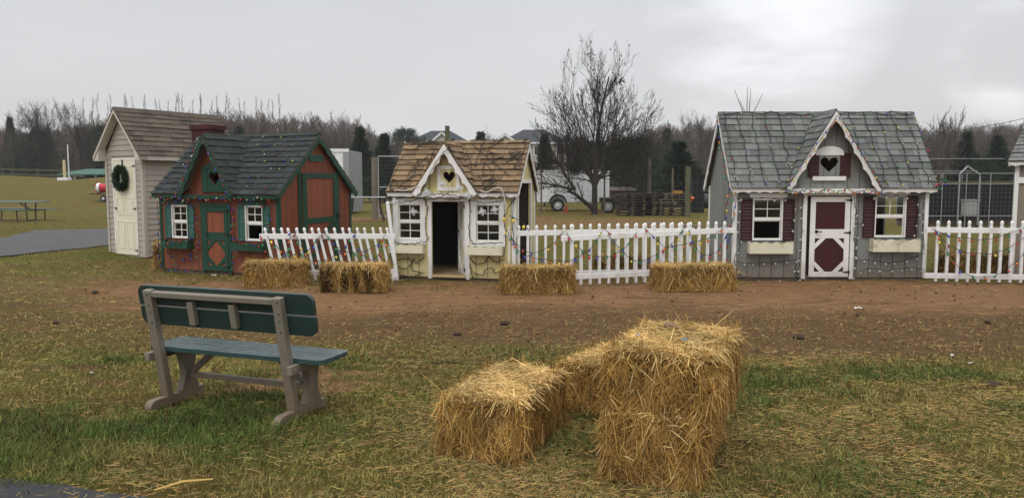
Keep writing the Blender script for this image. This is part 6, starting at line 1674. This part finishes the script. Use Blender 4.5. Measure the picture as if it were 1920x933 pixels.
# white box trailer seen past the red house
x0, x1 = at(590, 300, 38.6).x, at(654, 300, 38.6).x
T = thing('box_trailer', 'tall white box trailer with aluminium corner behind the red playhouse', 'trailer', (x0, 38.6, 0)); w = x1 - x0
mb = MB(); mb.box(0, w - .28, 0, 3.4, .55 + .4, 3.22); mb.build('body', wpaint, T)
mb = MB(); mb.box(w - .279, w, -.02, 3.4, .12, 3.20); mb.build('corner_post', metal_m, T)
mb = MB(); mb.box(w - .30, w - .281, -.03, -.001, .5, 3.2); mb.box(0, w + .02, -.04, -.021, 3.10, 3.26); mb.build('trim', wpaint, T)
mb = MB(); mb.box(0, w - .28, .02, 3.38, .12, .949); mb.build('skirt', pm('grey_white_skirt', (.45, .46, .46), .5, .08), T)
mb = MB()
for k in range(1, 4): mb.box(k * .33, k * .33 + .012, -.008, -.002, .97, 3.09)
mb.build('seam', metal_m, T)
mb = MB(); mb.box(w - .62, w - .5, -.02, -.002, 2.0, 2.06); mb.build('latch', black, T)
mb = MB(); mb.box(.02, .32, -.012, -.002, 2.35, 2.62); mb.build('placard', pm('grey_placard', (.28, .28, .29), .6, .2, 20), T)
# wire gate panel and folding table behind the yellow house
T = thing('wire_gate', 'galvanised wire mesh gate panel behind the left end of the yellow roof', 'gate', (at(709, 300, 33.5).x, 33.5, 0)); S = []
W2, H2, zb = 2.4, 2.72, .15
for a in ([0, 0, zb, 0, 0, H2], [0, 0, H2, W2, 0, H2], [W2, 0, H2, W2, 0, zb], [0, 0, 1.4, W2, 0, 1.4], [0, 0, zb, W2, 0, zb]): S.append(a + [.028, .028])
V, q2 = tubes(S, 6); link('frame', npmesh('frame', V, q2, mats=[metal_m]), T); S = []
for k in range(1, 16): S.append([k * .15, 0, zb, k * .15, 0, H2, .005, .005]); S.append([0, 0, zb + k * .17, W2, 0, zb + k * .17, .004, .004])
V, q2 = tubes(S, 3); link('mesh', npmesh('mesh', V, q2, mats=[meshw]), T)
tp = gnd(700, 393); TYY = tp.y
T = thing('picnic_table', 'gray topped picnic table with bent dark legs behind the yellow playhouse', 'table', (at(700, 371, 32).x - .3, 32, 0), .1)
mb = MB(); mb.box(-.85, .85, -.38, .38, .98, 1.02); mb.build('tabletop', pm('grey_table_top', (.33, .35, .36), .45, .1), T, bevel=.01)
for x in (-.55, .55):
    mb = MB(); pts = [Vector((x, -.32, .975)), Vector((x, -.20, .55)), Vector((x, -.25, .3)), Vector((x, -.45, .0))]
    for s in (-1, 1):
        c = cat([Vector((x + .45 * (1 if x > 0 else -1) * t ** 2 * .4, s * (.30 - .08 * math.sin(t * PI) + .15 * t), .975 * (1 - t))) for t in (0, .3, .6, 1)], 4)
        for a, b in zip(c[:-1], c[1:]): mb.tube(a, b, .028, n=6)
    mb.build('leg', pm('rust_brown_iron', (.045, .03, .024), .7, .2), T)
# picnic table on the left lawn
def picnic():
    T = thing('picnic_table', 'long green plank picnic table with attached benches on the left lawn', 'table', (-21.2, 32.6, gz1(-21.2, 32.6)), -.10)
    tg = pm('faded_green_plank', (.10, .17, .17), .5, .12, 4, (.3, 1, 1), .2, 40, groove=(1, .19)); tg2 = pm('green_bench_plank', (.045, .12, .09), .6, .12, 4)
    mb = MB(); mb.box(-1.6, 1.6, -.38, .38, .77, .82); mb.build('tabletop', tg, T, bevel=.008)
    for y, m in ((-.85, tg2), (.85, tg)): mb = MB(); mb.box(-1.5, 1.5, y - .14, y + .14, .45, .49); mb.build('seat', m, T, bevel=.006)
    br = pm('brown_tube', (.06, .04, .03), .7, .2)
    for x in (-1.0, 1.0):
        mb = MB(); mb.tube((x, -.85, .44), (x, .85, .44), .025, n=6); mb.tube((x, -.3, .765), (x, -.25, .02), .028, n=6); mb.tube((x, .3, .765), (x, .25, .02), .028, n=6)
        mb.tube((x, -.84, .44), (x, -.80, .0), .025, n=6); mb.tube((x, .84, .44), (x, .80, .0), .025, n=6); mb.tube((x, -.25, .03), (x, .25, .03), .025, n=6); mb.bar((x, 0, .45), (x - .5 * (1 if x > 0 else -1), 0, .76), .04, .04); mb.build('leg_frame', br, T)
picnic()
# red and white barrel cart
p = at(195, 384, 46); x, y = p.x + .25, 46; z = gz1(x, y)
T = thing('barrel_cart', 'red and white striped barrel on a small wheeled cart beside the tan shed', 'cart', (x, y, z)); redm = pm('cart_red', (.42, .02, .035), .5, .1)
z0 = at(195, 386, 46).z - z
mb = MB()
for (a, b, m) in ((-.55, -.38, 0), (-.38, .42, 1), (.42, .60, 0)):
    mb.tube((a, 0, .78), (b, 0, .78), .30 if m == 0 else .27, .30 if m == 0 else .27, 18, m)
mb.build('barrel', [wpaint, redm], T, smooth=False)
mb = MB()
for k in range(7): a = 2 * PI * k / 7; mb.bar((-.56, 0, .78), (-.58, math.cos(a) * .34, .78 + math.sin(a) * .42), .03, .09, up=(1, 0, 0))
mb.build('ribbon_bow', redm, T)
mb = MB(); mb.box(-.9, .7, -.35, .35, .40, .45); mb.build('deck', black, T); wheel(T, -.05, -.40, .18, .19, .12); wheel(T, .35, -.40, .18, .19, .12); T.location.z = z + .0
# green roofed shelter
p = at(140, 331, 68); x = p.x; z = gz1(x, 68)
T = thing('shelter', 'low open shelter with a green metal roof beyond the hill crest', 'shelter', (x, 68, z)); gr = pm('green_metal_roof', (.030, .095, .070), .7, .06, .4); zt = at(150, 316, 68).z - z
mb = MB(); mb.add([(-.6, -1.6, zt - .50), (4.6, -1.6, zt - .50), (4.6, 1.4, zt), (.3, 1.4, zt), (-.6, -1.6, zt - .57), (4.6, -1.6, zt - .57), (4.6, 1.4, zt - .07), (.3, 1.4, zt - .07)], [(0, 1, 2, 3), (4, 7, 6, 5), (0, 4, 5, 1), (2, 6, 7, 3), (0, 3, 7, 4), (1, 5, 6, 2)]); mb.build('roof', gr, T)
for xx in (.6, 2.4, 4.2): mb = MB(); mb.box(xx, xx + .12, -1.2, -1.08, -.3, zt - .50); mb.build('post', wpaint, T)
mb = MB(); mb.box(.3, 4.4, 1.0, 1.1, -.3, zt - .35); mb.build('wall', black, T)
# hoop pen at right
HYY = 27.5
xL, xR = at(1722, 350, HYY).x, at(1902, 350, HYY).x; T = thing('hoop_pen', 'galvanised hoop frame pen lined with dark netting right of the gray playhouse', 'pen', (xL, HYY, 0)); w = xR - xL
S = []
def ht(py): return at(1800, py, HYY).z
zt0, zt1, zt2 = ht(310), ht(325), ht(345)
for y, z in ((1.6, zt0 + .28), (0, zt1), (3.2, zt1 + .12), (0, zt2), (0, ht(405))): S.append([0, y, z, w + .6, y, z, .014, .014])
for k in range(5):
    x = w * k / 4 + (.0 if k < 4 else -.02); zz = 1.62
    for y in (0, 3.2): S.append([x, y, 0, x, y, zt1, .015, .015])
    if k == 0: S.append([x, 0, zt1, x, 1.6, zt0 + .28, .016, .016]); S.append([x, 1.6, zt0 + .28, x, 3.2, zt1, .016, .016])
xa = at(1797, 350, HYY).x - xL; xb = at(1835, 350, HYY).x - xL; xm = at(1811, 350, HYY).x - xL
S += [[xa, -.05, 0.1, xa, -.05, ht(326), .026, .026], [xb, -.05, .1, xb, -.05, ht(330), .03, .03], [xa, -.05, ht(326), xm, -.05, ht(312), .03, .03], [xm, -.05, ht(312), xb, -.05, ht(328), .03, .03]]
V, q2 = tubes(S, 6); link('frame', npmesh('frame', V, q2, mats=[metal_m]), T)
S = []
for k in range(1, 24): S.append([w * k / 24, .02, .1, w * k / 24, .02, zt2, .006, .006])
for k in range(1, 10): S.append([0, .02, zt2 * k / 10, w, .02, zt2 * k / 10, .004, .004])
V, q2 = tubes(S, 3); link('mesh', npmesh('mesh', V, q2, mats=[meshw]), T)
netm = pm('black_netting', (.010, .010, .011), .9, .3, 2, stain=((.03, .028, .026), .8, .55))
mb = MB(); mb.box(-.1, w + 1.3, 1.22, 1.26, .22, zt2 + .02); mb.box(-.1, w + 1.3, 1.16, 1.26, zt2 + .021, zt2 + .10, mi=1); mb.build('netting', [netm, mossw], T)
p = at(1857, 384, 26.8); T = thing('white_tank', 'white square tank standing inside the hoop pen fence', 'tank', (p.x, 28.0, 0)); mb = MB(); mb.box(-.22, .22, -.2, .2, .42, .96); mb.build('tank_body', pm('dull_tank', (.36, .37, .36), .5, .1), T, bevel=.03); mb = MB(); mb.box(-.24, .24, -.22, .22, .961, 1.0); mb.build('lid', MATS['dull_tank'], T)
mb = MB()
for x in (-.2, .16): mb.box(x, x + .04, -.18, -.14, 0, .399); mb.box(x, x + .04, .14, .18, 0, .399)
mb.build('leg', black, T)
mb = MB(); mb.box(-2.2, 2.2, -.06, .06, 0, .34); o = mb.build('low_wall', pm('tan_board', (.26, .19, .13), .85, .2, 2)); o.location = (at(1790, 400, 29.2).x, 29.2, 0); tag(o, 'low tan board edging at the back left of the hoop pen', 'board')
# dark tarp heap left of the gray house
p = gnd(1318, 390)
pebble('tarp_heap', 'crumpled black tarp heap just left of the gray playhouse', 'tarp', (p.x + .1, p.y, .35), (.75, .5, .55), black, 66)
mb = MB(); mb.box(-.3, .3, -.3, .3, 0, 2.0); mb.box(-.34, .34, -.34, .34, 2.001, 2.06); o = mb.build('dark_cabinet', netm); o.location = (at(1316, 380, 40).x, 41, 0); tag(o, 'upright black cabinet behind the tarp heap', 'cabinet')
# overhead wires
def overhead(label, a, b, sag):
    pts = [a.lerp(b, k / 16) - Vector((0, 0, sag * 4 * (k / 16) * (1 - k / 16))) for k in range(17)]
    o = wire_obj('overhead_wire', [pts], .018, black); tag(o, label, 'wire')
overhead('overhead wire sloping up to the right over the far woods', at(1735, 248, 60), at(1960, 212, 48), .25)
overhead('thin overhead wire crossing in front of the woods right of the bare tree', at(1225, 258, 52), at(1345, 266, 50), .15)

# ------------------------------------------------------------------ damp air
hz = MB(); hz.box(-480, 480, -60, 560, -1.5, 22); hzm = bpy.data.materials.new('haze'); hzm.use_nodes = True; hnt = hzm.node_tree
for n_ in list(hnt.nodes): hnt.nodes.remove(n_)
ho = hnt.nodes.new('ShaderNodeOutputMaterial'); hv = hnt.nodes.new('ShaderNodeVolumePrincipled'); hv.inputs['Color'].default_value = (.93, .95, .98, 1); hv.inputs['Density'].default_value = .0005
hnt.links.new(hv.outputs[0], ho.inputs['Volume'])
tag(hz.build('haze', hzm), 'thin damp winter haze over the fields', 'haze', kind='stuff')

# ------------------------------------------------------------------ sky, sun, camera
SUN_EL, SUN_AZ = math.radians(52), math.radians(205)   # azimuth measured from +Y towards +X
wd = bpy.data.worlds.new('World'); scene.world = wd; wd.use_nodes = True
nt = wd.node_tree; bg = nt.nodes['Background']
sky = nt.nodes.new('ShaderNodeTexSky'); sky.sky_type = 'NISHITA'; sky.sun_disc = False; sky.sun_elevation = SUN_EL; sky.sun_rotation = SUN_AZ
sky.air_density = 1; sky.dust_density = 3
tc = nt.nodes.new('ShaderNodeTexCoord'); sp = nt.nodes.new('ShaderNodeSeparateXYZ'); nt.links.new(tc.outputs['Generated'], sp.inputs[0])
# clouds are laid out on a flat layer: direction / elevation
den = mathn(nt, 'ADD', mathn(nt, 'MAXIMUM', sp.outputs[2], 0.0), .16)
cx_ = nt.nodes.new('ShaderNodeCombineXYZ'); nt.links.new(mathn(nt, 'DIVIDE', sp.outputs[0], den), cx_.inputs[0]); nt.links.new(mathn(nt, 'DIVIDE', sp.outputs[1], den), cx_.inputs[1])
n1 = nt.nodes.new('ShaderNodeTexNoise'); n1.inputs['Scale'].default_value = .42; n1.inputs['Detail'].default_value = 7; n1.inputs['Roughness'].default_value = .55; n1.inputs['Distortion'].default_value = .4
nt.links.new(cx_.outputs[0], n1.inputs['Vector'])
cl = ramp(nt, n1.outputs['Fac'], .32, .68)
n3 = noisen(nt, cx_.outputs[0], 1.3, 4, .5)
def dirdot(px, py):
    v = Vector(ray(px, py)).normalized(); d = nt.nodes.new('ShaderNodeVectorMath'); d.operation = 'DOT_PRODUCT'; d.inputs[1].default_value = v; nt.links.new(tc.outputs['Generated'], d.inputs[0]); return d.outputs['Value']
g1 = ramp(nt, dirdot(1440, 20), math.cos(.15), math.cos(.0)); g2 = ramp(nt, dirdot(1900, 118), math.cos(.075), 1.0)
up_ = mathn(nt, 'MULTIPLY', ramp(nt, sp.outputs[2], .28, .95), 1.7)
lum = mathn(nt, 'ADD', mathn(nt, 'ADD', mathn(nt, 'MULTIPLY', cl, 1.0), 6.7), mathn(nt, 'MULTIPLY', mathn(nt, 'SUBTRACT', n3, .5), .3))
lum = mathn(nt, 'MULTIPLY', lum, mathn(nt, 'ADD', up_, 1.0))
gl = mathn(nt, 'ADD', mathn(nt, 'MULTIPLY', g1, ramp(nt, n3, .35, .6)), mathn(nt, 'MULTIPLY', mathn(nt, 'MULTIPLY', g2, ramp(nt, n3, .4, .6)), .9))
lum = mathn(nt, 'ADD', lum, mathn(nt, 'MULTIPLY', gl, 3.6))
cc = nt.nodes.new('ShaderNodeCombineColor')
nt.links.new(mathn(nt, 'MULTIPLY', lum, .992), cc.inputs[0]); nt.links.new(mathn(nt, 'MULTIPLY', lum, 1.0), cc.inputs[1]); nt.links.new(mathn(nt, 'MULTIPLY', lum, 1.018), cc.inputs[2])
fin = mixc(nt, .95, sky.outputs[0], cc.outputs[0]); nt.links.new(fin, bg.inputs['Color']); bg.inputs['Strength'].default_value = .1
sl = bpy.data.lights.new('sun', 'SUN'); sl.energy = 1.1; sl.angle = math.radians(25); sl.color = (1, .96, .90)
so = bpy.data.objects.new('sun', sl); COL.objects.link(so)
sd = Vector((math.sin(SUN_AZ) * math.cos(SUN_EL), math.cos(SUN_AZ) * math.cos(SUN_EL), math.sin(SUN_EL)))
so.rotation_euler = sd.to_track_quat('Z', 'Y').to_euler(); so.location = (0, 0, 30)
cam = bpy.data.cameras.new('camera'); cam.sensor_width = 36; cam.lens = F / 1920 * 36; cam.clip_end = 2000; cam.clip_start = .05
co = bpy.data.objects.new('camera', cam); COL.objects.link(co); co.location = (0, 0, CH); co.rotation_euler = (PI / 2 - PITCH, 0, 0); scene.camera = co
vs_ = scene.view_settings; scene.display_settings.display_device = 'sRGB'; vs_.view_transform = 'Standard'; vs_.look = 'None'; vs_.exposure = 0; vs_.gamma = 1; vs_.use_curve_mapping = False
scene.cycles.max_bounces = 6; scene.cycles.transparent_max_bounces = 12
